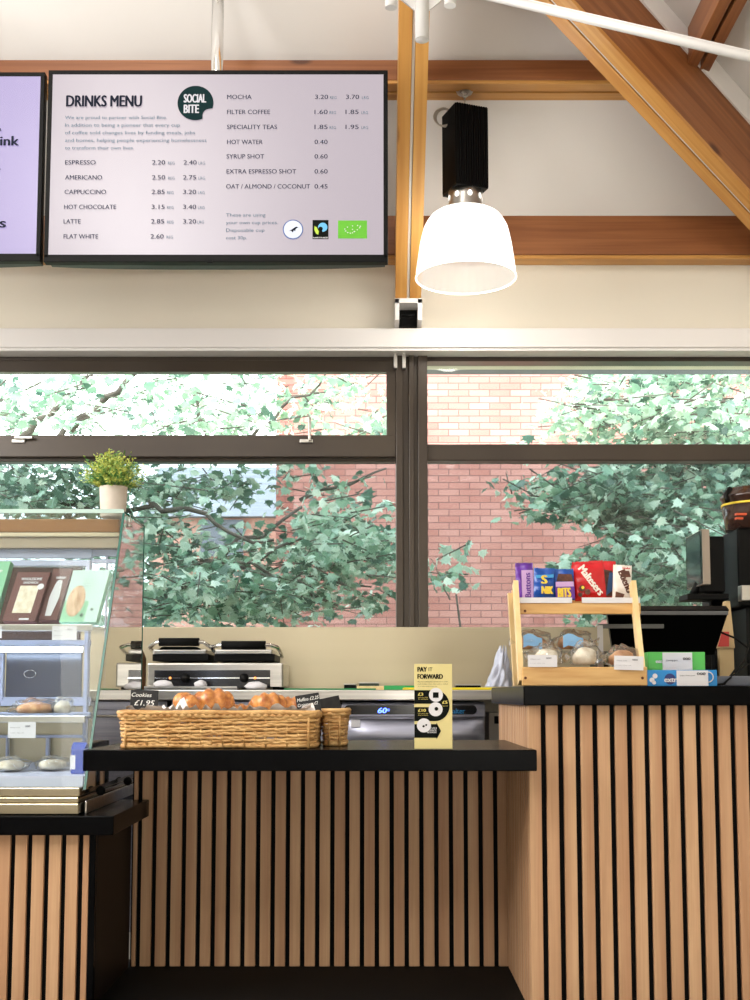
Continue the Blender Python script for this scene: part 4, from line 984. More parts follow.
bag('snack_bag', 534, 555, 568, 600, 3.075, 'bluef', 'bright blue snack bag with yellow letters, beside the purple one', .022, .03, deco_blue, seed=2)
bag('snack_bag', 555, 575, 569, 600, 3.08, 'bluef', 'blue and purple snack bag with a chocolate picture, left of the big red bag', .022, -.02, deco_bp, seed=3)
bag('snack_bag', 569, 600, 566, 600, 3.135, 'redf', 'red snack bag mostly hidden behind the big Maltesers bag', .022, .12, None, seed=4)
bag('snack_bag', 576, 607, 561, 600, 3.085, 'redf', 'big red Maltesers bag with slanting white name', .028, -.06, deco_mal, seed=5)
bag('snack_bag', 592, 616, 561, 600, 3.125, 'redf', 'red and brown snack bag between the Maltesers and Bueno bags', .02, .02, deco_dark, seed=6)
bag('snack_bag', 613, 631, 565, 600, 3.085, 'whitef', 'white Bueno bag with brown name at the right end of the upper tray', .022, .06, deco_bueno, seed=7)
# wrapped rolls on the lower tray
M['bluelab'] = mat('light_blue_label', S(130,180,226), .5); M['bun'] = varied(mat('brown_bun', S(190,138,92), .55), S(168,112,66), S(212,166,120), (40,40,40), 3)
zt_l = zr+.026
def w2(px, py, Y, rx, rz, inner, label, lab, seed):
    q = P(px, py, Y); wrapped('wrapped_bun', (q.x, Y, max(zt_l, q.z)), rx, .035, rz, inner, label, 'wrapped buns on the lower tray', seed, lab, cat='bun')
# a clear riser carries the rear row
ry = thing('clear_riser', 'clear plastic riser carrying the back row of wrapped buns', 'riser', ((sx0+sx1)/2, 3.09, zt_l)); zrise = P(560,652,3.09).z
m = MB(); m.box(sx0+.016, sx1-.05, 3.045, 3.145, zrise-.004, zrise); m.box(sx0+.016, sx0+.020, 3.045, 3.145, zt_l, zrise-.004); m.box(sx1-.054, sx1-.05, 3.045, 3.145, zt_l, zrise-.004); obj('riser_body', m, 'acryl', ry)
def w3(px, rx, rz, label, seed): 
    q = P(px,650,3.09); wrapped('wrapped_bun', (q.x, 3.09, zrise), rx, .04, rz, 'bun', label, 'wrapped buns on the lower tray', seed, 'bluelab', cat='bun')
w3(533, .047, .026, 'bun in clear film with a blue label, back left of the lower tray', 31)
w3(573, .050, .026, 'bun in clear film with a blue label, back middle of the lower tray', 32)
w2(546, 668, 2.985, .040, .028, 'cream', 'cream topped wrapped bun behind the left price card', None, 33)
w2(585, 668, 2.985, .038, .030, 'cream', 'creamy white wrapped slice in the middle of the lower tray', None, 34)
w2(622, 668, 2.985, .040, .026, 'bun', 'brown wrapped bun behind the right price card', None, 35)
m = MB(); a = P(600,649,3.12); m.box(P(598.5,650,3.14).x, P(604,650,3.14).x, 3.15, 3.154, zt_l, P(600,625,3.14).z); tag(obj('white_divider', m, 'paper'), 'narrow white upright strip at the back of the lower tray', 'divider')

# plastic bag left of the stand
m = MB(); c = P(499, 672, 3.2); zp = zr
def _bag(u, v):
    t = u*2*PI; rr_ = (1-.75*v**1.3)*(1+.16*math.sin(5*t+6*v)+.09*math.sin(11*t-9*v))
    return Vector((c.x+.012*v+.030*math.cos(t)*rr_, 3.21+.045*math.sin(t)*rr_, zp+.001+.098*v+.010*math.sin(7*t)*v))
m.grid(_bag, 60, 16)
pb_ = tag(obj('plastic_bag', m, mat('thin_plastic_bag', S(190,196,214), .3, alpha=.7)), 'crumpled bluish white plastic bag left of the snack stand', 'bag')

# green and blue boxes
def bx(name, px0, px1, py0, py1, Y, dep, mt, label, z0, yaw=0):
    a = P(px0, py1, Y); c = P(px1, py0, Y); e = thing(name, label, 'box', ((a.x+c.x)/2, Y+dep/2, z0)); obj('carton', MB().box(a.x, c.x, Y, Y+dep, z0, c.z, b=.0015), mt, e); return e, a, c
M['greenb'] = mat('green_carton', S(84,190,84), .4); M['blueb'] = mat('blue_carton', S(16,132,204), .4)
e, a, c = bx('gum_box', 648, 705, 652, 670, 3.02, .09, 'greenb', 'green chewing gum box with a white card behind the blue one', zr)
m = MB(); q0, q1 = P(663,670,3.015), P(692,653,3.015); m.box(q0.x, q1.x, 3.014, 3.0195, zr+.02, P(660,652.5,3.015).z); ecard = obj('white_card', m, 'paper', e)
m = MB(); text_into(m, '000', P(683,660,3.012), .006, .018, .02); text_into(m, 'chewing gum', P(666,661,3.012), .004, .028); obj('printing', m, 'ink', ecard)
m = MB(); text_into(m, 'extra', P(656,663,3.018), .009, .018, .03); obj('writing', m, 'paper', e)
e, a, c = bx('gum_box', 647, 717, 670, 684, 2.93, .07, 'blueb', 'blue Extra chewing gum box with a white card at the counter edge', zr)
m = MB(); disc(m, P(670,679,2.9285), .013, 24); obj('navy_disc', m, mat('navy_print', S(20,40,110), .4), e)
m = MB(); text_into(m, 'extra', P(664.5,682,2.927), .012, .036, .03); disc(m, P(652,680,2.928), .006, 12); disc(m, P(655,676,2.928), .006, 12); disc(m, P(654,682.5,2.928), .005, 12)
for k in range(1): pass
m.tube([P(708,672,2.928)+Vector((.012*math.sin(t), -.0, -.012+.012*math.cos(t))) for t in [k*PI/10 for k in range(11)]], .0014, n=5)
obj('writing', m, 'paper', e)
m = MB(); q0, q1 = P(677,684,2.925), P(708,670.5,2.925); m.box(q0.x, q1.x, 2.9245, 2.927, zr+.001, q1.z); ec = obj('white_card', m, 'paper', e)
m = MB(); text_into(m, '000', P(697,675,2.923), .006, .02, .02); text_into(m, 'sugar free gum', P(680,676,2.923), .003, .035); obj('printing', m, 'ink', ec)

# ------------------------------------------------------------------ till, screens, grinder
till = thing('till_monitor', 'black flat till monitor seen from behind, leaning back over the gum boxes', 'monitor', (P(680,685,3.35).x, 3.35, zr))
A, B = P(606,610,3.25), P(728,610,3.25); C, D = P(612,655,3.38), P(712,656,3.38)
m = MB(); m.prism([Vector((A.x,3.24,A.z)), Vector((B.x,3.24,A.z)), Vector((D.x,3.36,C.z)), Vector((C.x,3.36,C.z))], (0,.025,.012)); obj('screen_back', m, 'blackp', till)
m = MB(); q0, q1 = P(603,615,3.235), P(728,611,3.235); m.box(q0.x, q1.x, 3.232, 3.24, q0.z, q1.z, b=.001); obj('edge_band', m, mat('grey_plastic', S(84,84,86), .4), till)
m = MB(); q0, q1 = P(600,628,3.24), P(666,623.5,3.24); m.box(q0.x, q1.x, 3.262, 3.268, q0.z, q1.z, b=.001); obj('vent_bar', m, mat('grey_plastic_dark', S(92,92,90), .4), till)
m = MB(); q = P(660,660,3.4); m.box(q.x-.10, q.x+.12, 3.36, 3.52, zr, zr+.03, b=.006); m.box(q.x-.06, q.x+.06, 3.40, 3.48, zr+.03, C.z+.09, b=.01); m.box(P(603,660,3.39).x, P(712,660,3.39).x, 3.39, 3.60, zr, P(650,654,3.39).z, b=.004); obj('stand', m, 'blackp', till)
ts = thing('side_screen', 'small glossy screen with a beige edge on a black arm, turned to the left', 'screen', (P(705,610,3.5).x, 3.5, zr))
# panel turned so we see its face obliquely: front edge (near) at right
a0 = P(686,542,3.64); a1 = P(686,590,3.64); b0 = P(702,529,3.44); b1 = P(702,584,3.44)
top, bot = b0.z, b1.z
m = MB(); fx0, fx1 = a0.x, b0.x
m.prism([(fx0,3.64,bot),(fx1,3.44,bot),(fx1,3.44,top),(fx0,3.64,top)], (.022,.006,0)); obj('housing', m, mat('beige_plastic', S(164,150,136), .45), ts)
nx = Vector((-.2, -(fx1-fx0), 0)).normalized()
m = MB(); F = lambda u, v: Vector((fx0+(fx1-fx0)*u, 3.64-.2*u, bot+(top-bot)*v))+nx*.0012
m.add([F(.01,.01), F(.99,.01), F(.99,.99), F(.01,.99)], [(0,1,2,3)]); obj('bezel', m, 'blackg', ts)
m = MB(); F2 = lambda u, v: F(u, v)+nx*.0012
m.add([F2(.1,.1), F2(.9,.08), F2(.9,.92), F2(.1,.9)], [(0,1,2,3)]); obj('display_glass', m, mat('dark_screen', (.02,.03,.04), .06, spec=1), ts)
m = MB(); q0 = P(717,593,3.55); m.tube([(fx1+.02,3.54,(top+bot)/2),(q0.x,3.58,(top+bot)/2)], .012); m.box(fx1-.03, q0.x+.02, 3.5, 3.6, P(700,601,3.55).z, P(700,595,3.55).z, b=.002); m.tube([(fx1+.01,3.53,bot+.01),(fx1-.005,3.55,P(700,598,3.55).z)], .012)
m.box(fx1+.01, q0.x+.01, 3.50, 3.56, P(705,592,3.5).z, P(705,536,3.5).z, b=.004); m.tube([(q0.x,3.55,P(700,598,3.55).z),(q0.x+.02,3.56,zr)], .02)
obj('arm', m, 'blackp', ts)
gd = thing('coffee_grinder', 'tall black coffee grinder with a dark hopper ringed in yellow, at the right edge', 'grinder', (P(745,685,3.55).x, 3.58, zr))
cx_ = P(757,500,3.55).x; M['hop'] = mat('smoked_hopper', S(58,40,34), .15, spec=.8)
zh0, zh1 = P(735,530,3.55).z, P(735,489,3.55).z
m = MB().lathe([(0,zh0),(.088,zh0),(.095,zh0+.05),(.098,zh0+.09),(.102,zh0+.092),(.102,zh0+.098),(.098,zh0+.10),(.085,zh1),(0,zh1+.002)], c=(cx_,3.56,0), n=36); obj('hopper', m, 'hop', gd)
m = MB().lathe([(.0975,zh0+.070),(.0995,zh0+.070),(.0995,zh0+.076),(.0975,zh0+.076)], c=(cx_,3.56,0), n=36); obj('yellow_band', m, 'yelp', gd)
m = MB(); m.box(cx_-.090, cx_-.06, 3.455, 3.47, zh0+.030, zh0+.036); m.box(cx_-.090, cx_-.07, 3.455, 3.47, zh0+.018, zh0+.024); obj('orange_marks', m, mat('orange_print', S(200,80,40), .5), gd)
m = MB(); m.box(cx_-.075, cx_+.12, 3.50, 3.66, P(740,608,3.55).z, zh0, b=.006); m.box(cx_-.055, cx_+.12, 3.50, 3.66, zr, P(740,608,3.55).z, b=.006)
m.box(cx_-.09, cx_+.13, 3.44, 3.66, zr, zr+.03, b=.006)
obj('grinder_body', m, 'blackp', gd)
m = MB(); m.tube([(cx_-.09,3.50,zh0+.115),(cx_-.105,3.50,zh0+.095),(cx_-.103,3.49,zh0+.075)], .008); obj('hopper_latch', m, 'blackp', gd)
m = MB(); q = P(747,590,3.45); m.box(q.x-.012, q.x+.05, 3.46, 3.50, q.z-.03, q.z+.015, b=.003); obj('steel_spout', m, 'nickel', gd)
cm_ = thing('coffee_machine', 'black coffee machine body standing behind the till at the right edge', 'coffee machine', (cx_, 3.75, 0))
mb = MB().box(P(711,640,3.70).x, 1.75, 3.70, 3.80, zr-.0, P(720,536,3.70).z, b=.01); mb.box(P(711,640,3.70).x+.01, 1.75, 3.70, 3.80, 0, zr-.002); obj('machine_body', mb, 'blackp', cm_)
# snack bag hanging beyond
q = P(727,648,3.40); t_ = P(727,601,3.40)
e = thing('coffee_bag', 'tall pointed bag with red base and cream top between the monitor and grinder', 'bag', (q.x, 3.42, zr))
m = MB(); m.prism([(P(717,650,3.4).x,3.40,q.z),(P(735,650,3.4).x,3.40,q.z),(P(730,602,3.4).x,3.40,t_.z),(P(726,602,3.4).x,3.40,t_.z)], (0,.03,0)); m.box(q.x-.02, q.x+.02, 3.405, 3.425, zr, q.z); obj('bag_body', m, mat('cream_bag', S(186,160,116), .5), e)
m = MB(); m.prism([(P(718,648,3.398).x,3.397,q.z+.004),(P(729,648,3.398).x,3.397,q.z+.004),(P(729,632,3.398).x,3.397,q.z+.045),(P(722,632,3.398).x,3.397,q.z+.045)], (0,.002,0)); obj('red_print', m, mat('red_print', S(180,50,44), .5), e)
m = MB(); pts = [P(720,632,3.3), P(735,638,3.3), P(748,648,3.28), P(744,662,3.2), P(735,670,3.1), P(724,678,3.05), P(716,681,3.0)]; pts[-1].z = zr+.004; pts[-2].z = zr+.006
m.tube(pts, .0028, n=6); m.tube([P(748,664,3.2), P(735,674,3.08), Vector((P(722,680,3.02).x,3.02,zr+.004))], .0025, n=6)
tag(obj('power_cable', m, 'rubber'), 'black cable looping down beside the blue gum box', 'cable')
q0, q1 = P(712,685,3.06), P(760,668,3.06)
m = MB().box(q0.x, q1.x, 3.06, 3.2, zr, zr+.026, b=.004); tag(obj('card_tray', m, mat('grey_tray_plastic', S(88,92,104), .4)), 'low dark grey tray at the counter edge right of the gum boxes', 'tray')

# ------------------------------------------------------------------ screens on the pole
YT = 4.30
def txt_tv(mb, s, px0, py, px1, cap_px, bold=.0, Y=YT-.0035): 
    a = P(px0, py, Y); b = P(px1, py, Y); cap = cap_px*(b.y*1.03)/FPX
    text_into(mb, s, a, cap, (b.x-a.x), bold)
M['scr1'] = mat('menu_screen', S(30,30,32), .25, emit=S(222,208,218), es=.50); M['scr2'] = mat('lilac_screen', S(30,30,32), .25, emit=S(200,184,238), es=.54)
def tv(pxa, pxb, pya, pyb, label, scr, chin):
    # pixel corners of the frame at top (pya) and bottom (pyb)
    A = P(pxa, pyb, YT); B = P(pxb, pyb, YT); T = P(pxa, pya, YT)
    x0, x1, z0, z1 = A.x, B.x, A.z, T.z
    e = thing('wall_screen', label, 'screen', ((x0+x1)/2, YT, z0))
    bz = .016
    m = MB(); m.box(x0, x1, YT, YT+.035, z0, z0+bz+.012, b=.002); m.box(x0, x1, YT, YT+.035, z1-bz, z1, b=.002); m.box(x0, x0+bz, YT, YT+.035, z0+bz, z1-bz, b=.002); m.box(x1-bz, x1, YT, YT+.035, z0+bz, z1-bz, b=.002); obj('bezel', m, 'blackp', e)
    m = MB(); m.box(x0+bz-.001, x1-bz+.001, YT+.002, YT+.006, z0+bz+.008, z1-bz+.001); obj('display', m, scr, e)
    m = MB(); 
    n = 24; pts = [(x0+.01+(x1-x0-.02)*k/n, YT+.036, z0+.01-chin*(1-abs(2*k/n-1)**3.)) for k in range(n+1)]
    m.prism(pts+[(x1-.02,YT+.036,z1-.02),(x0+.02,YT+.036,z1-.02)], (0,.045,0)); obj('rear_housing', m, mat('tv_housing', S(34,38,42), .4), e)
    return e, x0, x1, z0, z1
def chrome_pole(e, px, zt, zb):
    q = P(px, 60, YT+.10); m = MB().tube([(q.x,YT+.10,zb),(q.x,YT+.10,zt)], .0255, n=28); return m
t1, x0, x1, z0, z1 = tv(43.5, 388, 70, 262, 'large menu screen headed DRINKS MENU hanging above the counter', 'scr1', .010)
M['tvink'] = mat('menu_ink', S(30,40,58), .7, spec=.1); M['tvlt'] = mat('menu_light_ink', S(66,96,112), .7, spec=.1); M['teal'] = mat('logo_teal', S(6,36,38), .6, spec=.1)
m = MB(); txt_tv(m, 'DRINKS MENU', 66.5, 106.5, 141.5, 11.8, .022); obj('menu_title', m, 'ink', t1)
m = MB()
for s, x_, y, xe_, in (('ESPRESSO',65,164.5,95.5),('AMERICANO',65,179.5,102),('CAPPUCCINO',64.5,194,106),('HOT CHOCOLATE',64,209,116),('LATTE',63.5,223.5,80.5),('FLAT WHITE',63.5,238.5,98),
  ('MOCHA',227,99,251.5),('FILTER COFFEE',227,114,270),('SPECIALITY TEAS',227,129,277),('HOT WATER',227,144,262.5),('SYRUP SHOT',226.5,158.5,264),('EXTRA ESPRESSO SHOT',226.5,173.5,296),('OAT / ALMOND / COCONUT',226,188.5,310)):
    txt_tv(m, s, x_, y, xe_, 4.6, .012)
for s, x_, y in (('2.20',152,164.5),('2.40',183.5,164.5),('2.50',152,179.5),('2.75',183,179.5),('2.85',151.5,194),('3.20',183,194),('3.15',151.5,209),('3.40',183,209),('2.85',151,223.5),('3.20',183,223.5),('2.60',150.5,238.5),
  ('3.20',315,99),('3.70',346,99),('1.60',314.5,114),('1.85',345.5,114),('1.85',314.5,129),('1.95',345.5,129),('0.40',314.5,144),('0.60',314.5,158.5),('0.60',314.5,173.5),('0.45',314.5,188.5)):
    txt_tv(m, s, x_, y, x_+13, 4.6, .012)
obj('drink_list', m, 'tvink', t1)
m = MB()
for x_, y, s in ((168,164.5,'REG'),(198.5,164.5,'LRG'),(168,179.5,'REG'),(198.5,179.5,'LRG'),(167,194,'REG'),(198,194,'LRG'),(167,209,'REG'),(198,209,'LRG'),(167,223.5,'REG'),(197.5,223.5,'LRG'),(166.5,238.5,'REG'),
  (330,99,'REG'),(362,99,'LRG'),(329.5,114,'REG'),(361.5,114,'LRG'),(329.5,129,'REG'),(361.5,129,'LRG')): txt_tv(m, s, x_, y, x_+6.5, 3.0)
for k, (s, xe_) in enumerate((('We are proud to partner with Social Bite.',167),('In addition to being a pioneer that every cup',180),('of coffee sold changes lives by funding meals, jobs',195),('and homes, helping people experiencing homelessness',206.5),('to transform their own lives.',134))): txt_tv(m, s, 65, 119+7.6*k, xe_, 3.5)
for k, (s, xe_) in enumerate((('These are using',265.5),('your own cup prices.',278),('Disposable cup',264.5),('cost 30p.',247))): txt_tv(m, s, 226, 216.5+7.6*k, xe_, 3.4)
obj('small_print', m, 'tvlt', t1)
# round logo with a bite out of it
c = P(195.5, 103, YT-.003); r = P(213.5,103,YT-.003).x-c.x
n = 60; out = []
bc = Vector((.80*r, 0, -.74*r)); br = .40*r
for k in range(n):
    t = 2*PI*k/n; v = Vector((r*math.cos(t), 0, r*math.sin(t)))
    d = v-bc
    if d.length < br:
        dn = (v.normalized()*-1); # push inward onto the bite, with small scallops
        u = (v.length) 
        s_ = .0
        p_ = v.copy()
        while (p_-bc).length < br and p_.length > 0: p_ *= .98
        v = p_
    out.append(c+v)
m = MB(); m.add(out, [tuple(range(n))]); 
lg = obj('logo_disc', m, 'teal', t1)
m = MB(); a = P(184,102.5,YT-.005); text_into(m, 'SOCIAL', a, .032, P(206,102,YT).x-a.x, .02); a = P(184,113,YT-.005); text_into(m, 'BITE', a, .032, P(199,102,YT).x-a.x, .02); obj('logo_writing', m, mat('screen_white', S(30,30,32), .3, emit=S(235,230,235), es=.6), lg)
# three badges
M['badgeb'] = mat('badge_blue', S(70,92,150), .5); M['badgew'] = mat('badge_pale', S(198,208,232), .5)
m = MB(); c = P(293,229.5,YT-.003); disc(m, c, .037, 32); b1 = obj('round_badge', m, 'badgeb', t1)
m = MB(); disc(m, c+Vector((0,-.001,0)), .033, 32); b1b = obj('badge_face', m, 'badgew', b1)
m = MB(); 
m.add([c+Vector((x*.001, -.002, z*.001)) for x, z in ((-18,-8),(-6,-2),(2,4),(12,10),(20,8),(12,4),(8,-2),(10,-6),(2,-4),(0,-12),(-6,-6),(-12,-6))], [tuple(range(12))])
obj('badge_mark', m, 'ink', b1)
a = P(312.5,239,YT-.003); b_ = P(328.5,220,YT-.003); m = MB(); rect(m, (a.x,a.y,a.z), (b_.x,a.y,b_.z)); b2_ = obj('square_badge', m, 'cblack', t1)
cm = (a+b_)/2
m = MB(); disc(m, cm+Vector((.008,-.0012,.008)), .017, 24); obj('blue_swirl', m, mat('swirl_blue', S(90,170,220), .5), b2_)
m = MB(); m.add([cm+Vector((x*.001,-.0016,z*.001)) for x, z in ((-22,12),(-14,8),(-6,-8),(-8,-20),(-16,-16),(-22,-2))], [tuple(range(6))]); obj('green_leaf', m, mat('leaf_lime', S(180,210,60), .5), b2_)
m = MB(); disc(m, cm+Vector((-.0,-.0018,.002)), .008, 16); m.add([cm+Vector((x*.001,-.0018,z*.001)) for x, z in ((-4,-4),(4,2),(8,-14),(-2,-18))], [(0,1,2,3)]); obj('black_figure', m, 'cblack', b2_)
m = MB(); text_into(m, 'FAIRTRADE', Vector((a.x+.002,a.y-.0012,a.z+.002)), .005, (b_.x-a.x)-.004, .02); obj('badge_writing', m, 'paper', b2_)
a = P(338,238.5,YT-.003); b_ = P(367,220.5,YT-.003); m = MB(); rect(m, (a.x,a.y,a.z), (b_.x,a.y,b_.z)); b3 = obj('green_badge', m, mat('badge_green', S(100,176,60), .6, spec=.1), t1)
m = MB(); cm = (a+b_)/2
for k in range(12):
    t = k/12*2*PI; q = cm+Vector((.026*math.cos(t)+.006*math.sin(t*2), -.0012, .013*math.sin(t)+.006*math.cos(t))); disc(m, q, .0022, 6)
for q in (cm+Vector((-.024,-.0012,-.006)), cm+Vector((.0,-.0012,.0)), cm+Vector((.006,-.0012,-.008))): disc(m, q, .0022, 6)
obj('ring_of_stars', m, 'paper', b3)
m = MB(); q = P(210,260,YT); m.box(q.x-.010, q.x+.010, YT-.004, YT+.001, q.z-.012, q.z+.002, b=.001); obj('sensor', m, 'rubber', t1)
t2, a0_, a1_, a2_, a3_ = tv(-305, 40, 72, 261, 'second screen glowing lilac, cut off by the left edge', 'scr2', .010)
m = MB(); 
a = P(18.5,145.5,YT-.0035); text_into(m, 'drink', a, .040, .125, .025, align='R'); 
a = P(18.5,145.5,YT-.0035); m = MB(); text_into(m, 'drink', a, .036, .118, .025, align='R'); a = P(5.5,227.5,YT-.0035); text_into(m, 'meals', a, .036, .15, .025, align='R'); obj('bold_writing', m, 'ink', t2)
m = MB(); text_into(m, 'buy a', P(1.5,131,YT-.0035), .018, .08, align='R'); text_into(m, 'today', P(1,171,YT-.0035), .014, .08, align='R'); obj('small_writing', m, 'tvink', t2)
# poles up to the ceiling (one thing each)
xp = P(217, 60, YT+.1).x
m = MB().tube([(xp,YT+.105,z1-.4),(xp,YT+.105,zc(YT+.105)-.0)], .0225, n=28)
pe = thing('chrome_pole', 'polished chrome pole dropping from the ceiling to the menu screen', 'pole', (xp, YT+.105, z1-.4)); obj('tube', m, 'chrome', pe)
m = MB(); m.box(xp-.2, xp+.2, YT+.082, YT+.086, z1-.45, z1-.15); obj('mount_plate', m, 'blackp', pe)
m = MB(); m.lathe([(.0228,0),(.06,0),(.06,.012),(.0228,.012)], c=(xp,YT+.105,zc(YT+.105)-.05), n=28); obj('ceiling_flange', m, 'chrome', pe)
xq = (a0_+a1_)/2
dup(pe, (xq, YT+.105, z1-.4), 'polished chrome pole holding the lilac screen, out of view to the left')

# ------------------------------------------------------------------ pendant lamps
YLP = 4.80; lx = P(465,150,YLP).x
zring1, zring0 = P(465,191,YLP).z, P(465,213,YLP).z
zbt = P(465,112,YLP).z; zrim = P(465,278,YLP).z
def pendant(loc_z):
    pe = thing('pendant_lamp', 'black finned pendant lamp with a glowing ribbed bell shade beside the rafter', 'pendant lamp', (lx, YLP, zrim), None)
    Rz = Matrix.Translation((lx, YLP, 0)) @ Matrix.Rotation(math.radians(20), 4, 'Z')
    b = MB(); hw = .068
    b.box(-hw+.004, hw-.004, -hw+.004, hw-.004, zring1+.005, zbt, M4=Rz)
    n = 13
    for k in range(n):
        t = -hw+.002+(2*hw-.010)*k/(n-1)
        b.box(t, t+.006, -hw-.004, -hw+.006, zring1, zbt-.002, M4=Rz); b.box(t, t+.006, hw-.006, hw+.004, zring1, zbt-.002, M4=Rz)
        b.box(-hw-.004, -hw+.006, t, t+.006, zring1, zbt-.002, M4=Rz); b.box(hw-.006, hw+.004, t, t+.006, zring1, zbt-.002, M4=Rz)
    b.box(-hw-.002, hw+.002, -hw-.002, hw+.002, zring1-.008, zring1+.006, M4=Rz, b=.002)
    obj('gear_box', b, 'blackp', pe)
    m = MB(); m.lathe([(.06,zring0-.012),(.070,zring0-.008),(.068,zring0+.020),(.066,zring0+.06),(.07,zring1-.006),(.06,zring1-.004)], c=(lx,YLP,0), n=36); nk = obj('collar', m, 'nickel', pe)
    for k in range(8):
        m = MB(); t = 2*PI*k/8+.2-PI/2; u = Vector((math.cos(t), math.sin(t), 0)); s_ = Vector((-math.sin(t), math.cos(t), 0)); cc = Vector((lx,YLP,zring0+.058))+u*.0670
        m.add([cc+s_*(.010*math.cos(a))+Vector((0,0,.012*math.sin(a)))+u*.0015 for a in [2*PI*q/16 for q in range(16)]], [tuple(range(16))])
        obj('vent_hole', m, M['lampin'], nk)
    zt_ = zring0; hgt_ = zt_-zrim
    prof = [(.066,.006),(.095,.004),(.120,-.02),(.140,-.07),(.154,-.14),(.168,-.24),(.176,-.36),(.184,-.50),(.190,-.66),(.197,-.84),(.201,-1.)]
    prof = [(r_, zt_+z_*hgt_) for r_, z_ in prof]
    m = MB(); m.lathe(prof, c=(lx,YLP,0), n=120, wob=lambda th: 1+.004*math.sin(th*40)); obj('bell_shade', m, M['shade'], pe)
    m = MB(); m.tube([(lx+.201*math.cos(t), YLP+.201*math.sin(t), zrim) for t in [2*PI*k/48 for k in range(48)]], .0035, n=8, closed=True); obj('shade_rim', m, M['shaderim'], pe)
    m = MB(); m.lump((lx,YLP,zt_-.09), .055,.055,.085, 20, 12, 0, 1); obj('bulb', m, M['bulb'], pe)
    m = MB(); m.tube([(lx,YLP,zbt-.005),(lx,YLP,zbt+.02)], .007, n=10); zc_ = z2b-.004
    m.tube([(lx+.010*math.sin(t), YLP, zbt+.022+.012*math.cos(t)) for t in [2*PI*k/14 for k in range(14)]], .003, n=6, closed=True)
    m.tube([(lx,YLP,zbt+.03),(lx,YLP,zc_-.02)], .0035, n=8)
    m.tube([(lx+.012*math.sin(t), YLP-.012, zc_-.02+.012*math.cos(t)) for t in [2*PI*k/14 for k in range(14)]], .0045, n=8, closed=True)
    m.lathe([(0,zc_-.012),(.030,zc_-.012),(.036,zc_-.002),(.036,zc_),(0,zc_)], c=(lx,YLP,0), n=24)
    obj('hanging_hook', m, 'nickel', pe)
    m = MB(); q = P(443,118,YLP)
    for j in range(3): m.tube([q+Vector((.037*math.sin(t)+.004*j, -.01+.005*j, .037*math.cos(t))) for t in [2*PI*k/28 for k in range(28)]], .0035, n=6, closed=True)
    m.tube([q+Vector((.02,0,.03)), Vector((lx-.03,YLP,zbt+.012)), Vector((lx,YLP,zbt+.03))], .0035, n=6)
    obj('coiled_flex', m, mat('grey_flex', S(176,168,158), .5), pe)
    return pe
M['lampin'] = mat('lamp_glow', (1,1,1), .4, emit=(1,.98,.94), es=.8)
M['shaderim'] = mat('shade_rim_acrylic', (1,1,1), .3, emit=(1,.99,.95), es=.8)
M['bulb'] = mat('frosted_bulb', (1,1,1), .4, emit=(1,.95,.86), es=10)
def shade_mat():
    m = bpy.data.materials.new('ribbed_shade'); m.use_nodes = True; nt = m.node_tree; nt.nodes.clear()
    o = nt.nodes.new('ShaderNodeOutputMaterial'); e = nt.nodes.new('ShaderNodeEmission'); e.inputs[0].default_value = (1,.985,.95,1)
    t = nt.nodes.new('ShaderNodeBsdfTransparent'); d = nt.nodes.new('ShaderNodeBsdfTranslucent'); d.inputs[0].default_value = (.5,.5,.49,1)
    e.inputs[1].default_value = .3
    mx = nt.nodes.new('ShaderNodeMixShader'); mx.inputs[0].default_value = .5
    nt.links.new(t.outputs[0], mx.inputs[1]); nt.links.new(d.outputs[0], mx.inputs[2])
    ad = nt.nodes.new('ShaderNodeAddShader'); nt.links.new(mx.outputs[0], ad.inputs[0]); nt.links.new(e.outputs[0], ad.inputs[1]); nt.links.new(ad.outputs[0], o.inputs[0])
    return m
M['shade'] = shade_mat()
pn = pendant(0)
# more lamps of the same kind hang in the room behind the viewer; the window panes mirror them
for k, (x_, y_, z_) in enumerate(((.75,-1.3,3.05),(-.9,-.4,3.0),(-1.9,1.0,3.0),(1.35,1.1,3.0))):
    dup(pn, (x_, y_, z_), 'pendant lamp behind the viewer, seen only mirrored in the window glass', 'pendant lamps in the room behind')

# ------------------------------------------------------------------ white tie rod node at the top
YN = 3.75
nd = thing('truss_node', 'white steel tube node with a long rod slanting across the top right', 'roof strut', (P(422,20,YN).x, YN, P(422,43,YN).z))
cx2 = P(422,20,YN).x; zn = P(422,40,YN).z
m = MB().tube([(cx2,YN,zn),(cx2,YN,zc(YN))], .0225, n=28); m.lathe([(0,zn-.004),(.017,zn-.002),(.0225,zn+.004)], c=(cx2,YN,0), n=28); obj('post', m, 'whitem', nd)
for px, py in ((391,6),(450,4)):
    q = P(px, py, YN-.02); s_ = 1 if px > 422 else -1
    m = MB(); m.tube([(q.x,q.y,q.z-.006),(q.x,q.y,q.z+.05)], .019, n=20); m.tube([(q.x,q.y,q.z+.02),(cx2,YN,q.z+.10)], .010, n=12); obj('clamp_cup', m, 'whitem', nd)
m = MB(); q = P(422,0,YN); m.prism([(cx2-.11,YN-.004,zn+.17),(cx2-.025,YN-.004,zn+.10),(cx2+.025,YN-.004,zn+.10),(cx2+.11,YN-.004,zn+.17),(cx2+.11,YN-.004,zn+.25),(cx2-.11,YN-.004,zn+.25)], (0,.008,0)); obj('gusset_plate', m, 'whitem', nd)
A = P(480,-6,3.70); B = P(790,66,3.0)
rd = nd
m = MB().tube([A-(B-A)*.25, B], [.0135]*2, n=20); obj('tie_rod', m, 'whitem', rd)
off = Vector((.0,-.0,.019)); m = MB().tube([A-(B-A)*.25+off, B+off*.8], .0022, n=8); obj('cable', m, 'white', rd)

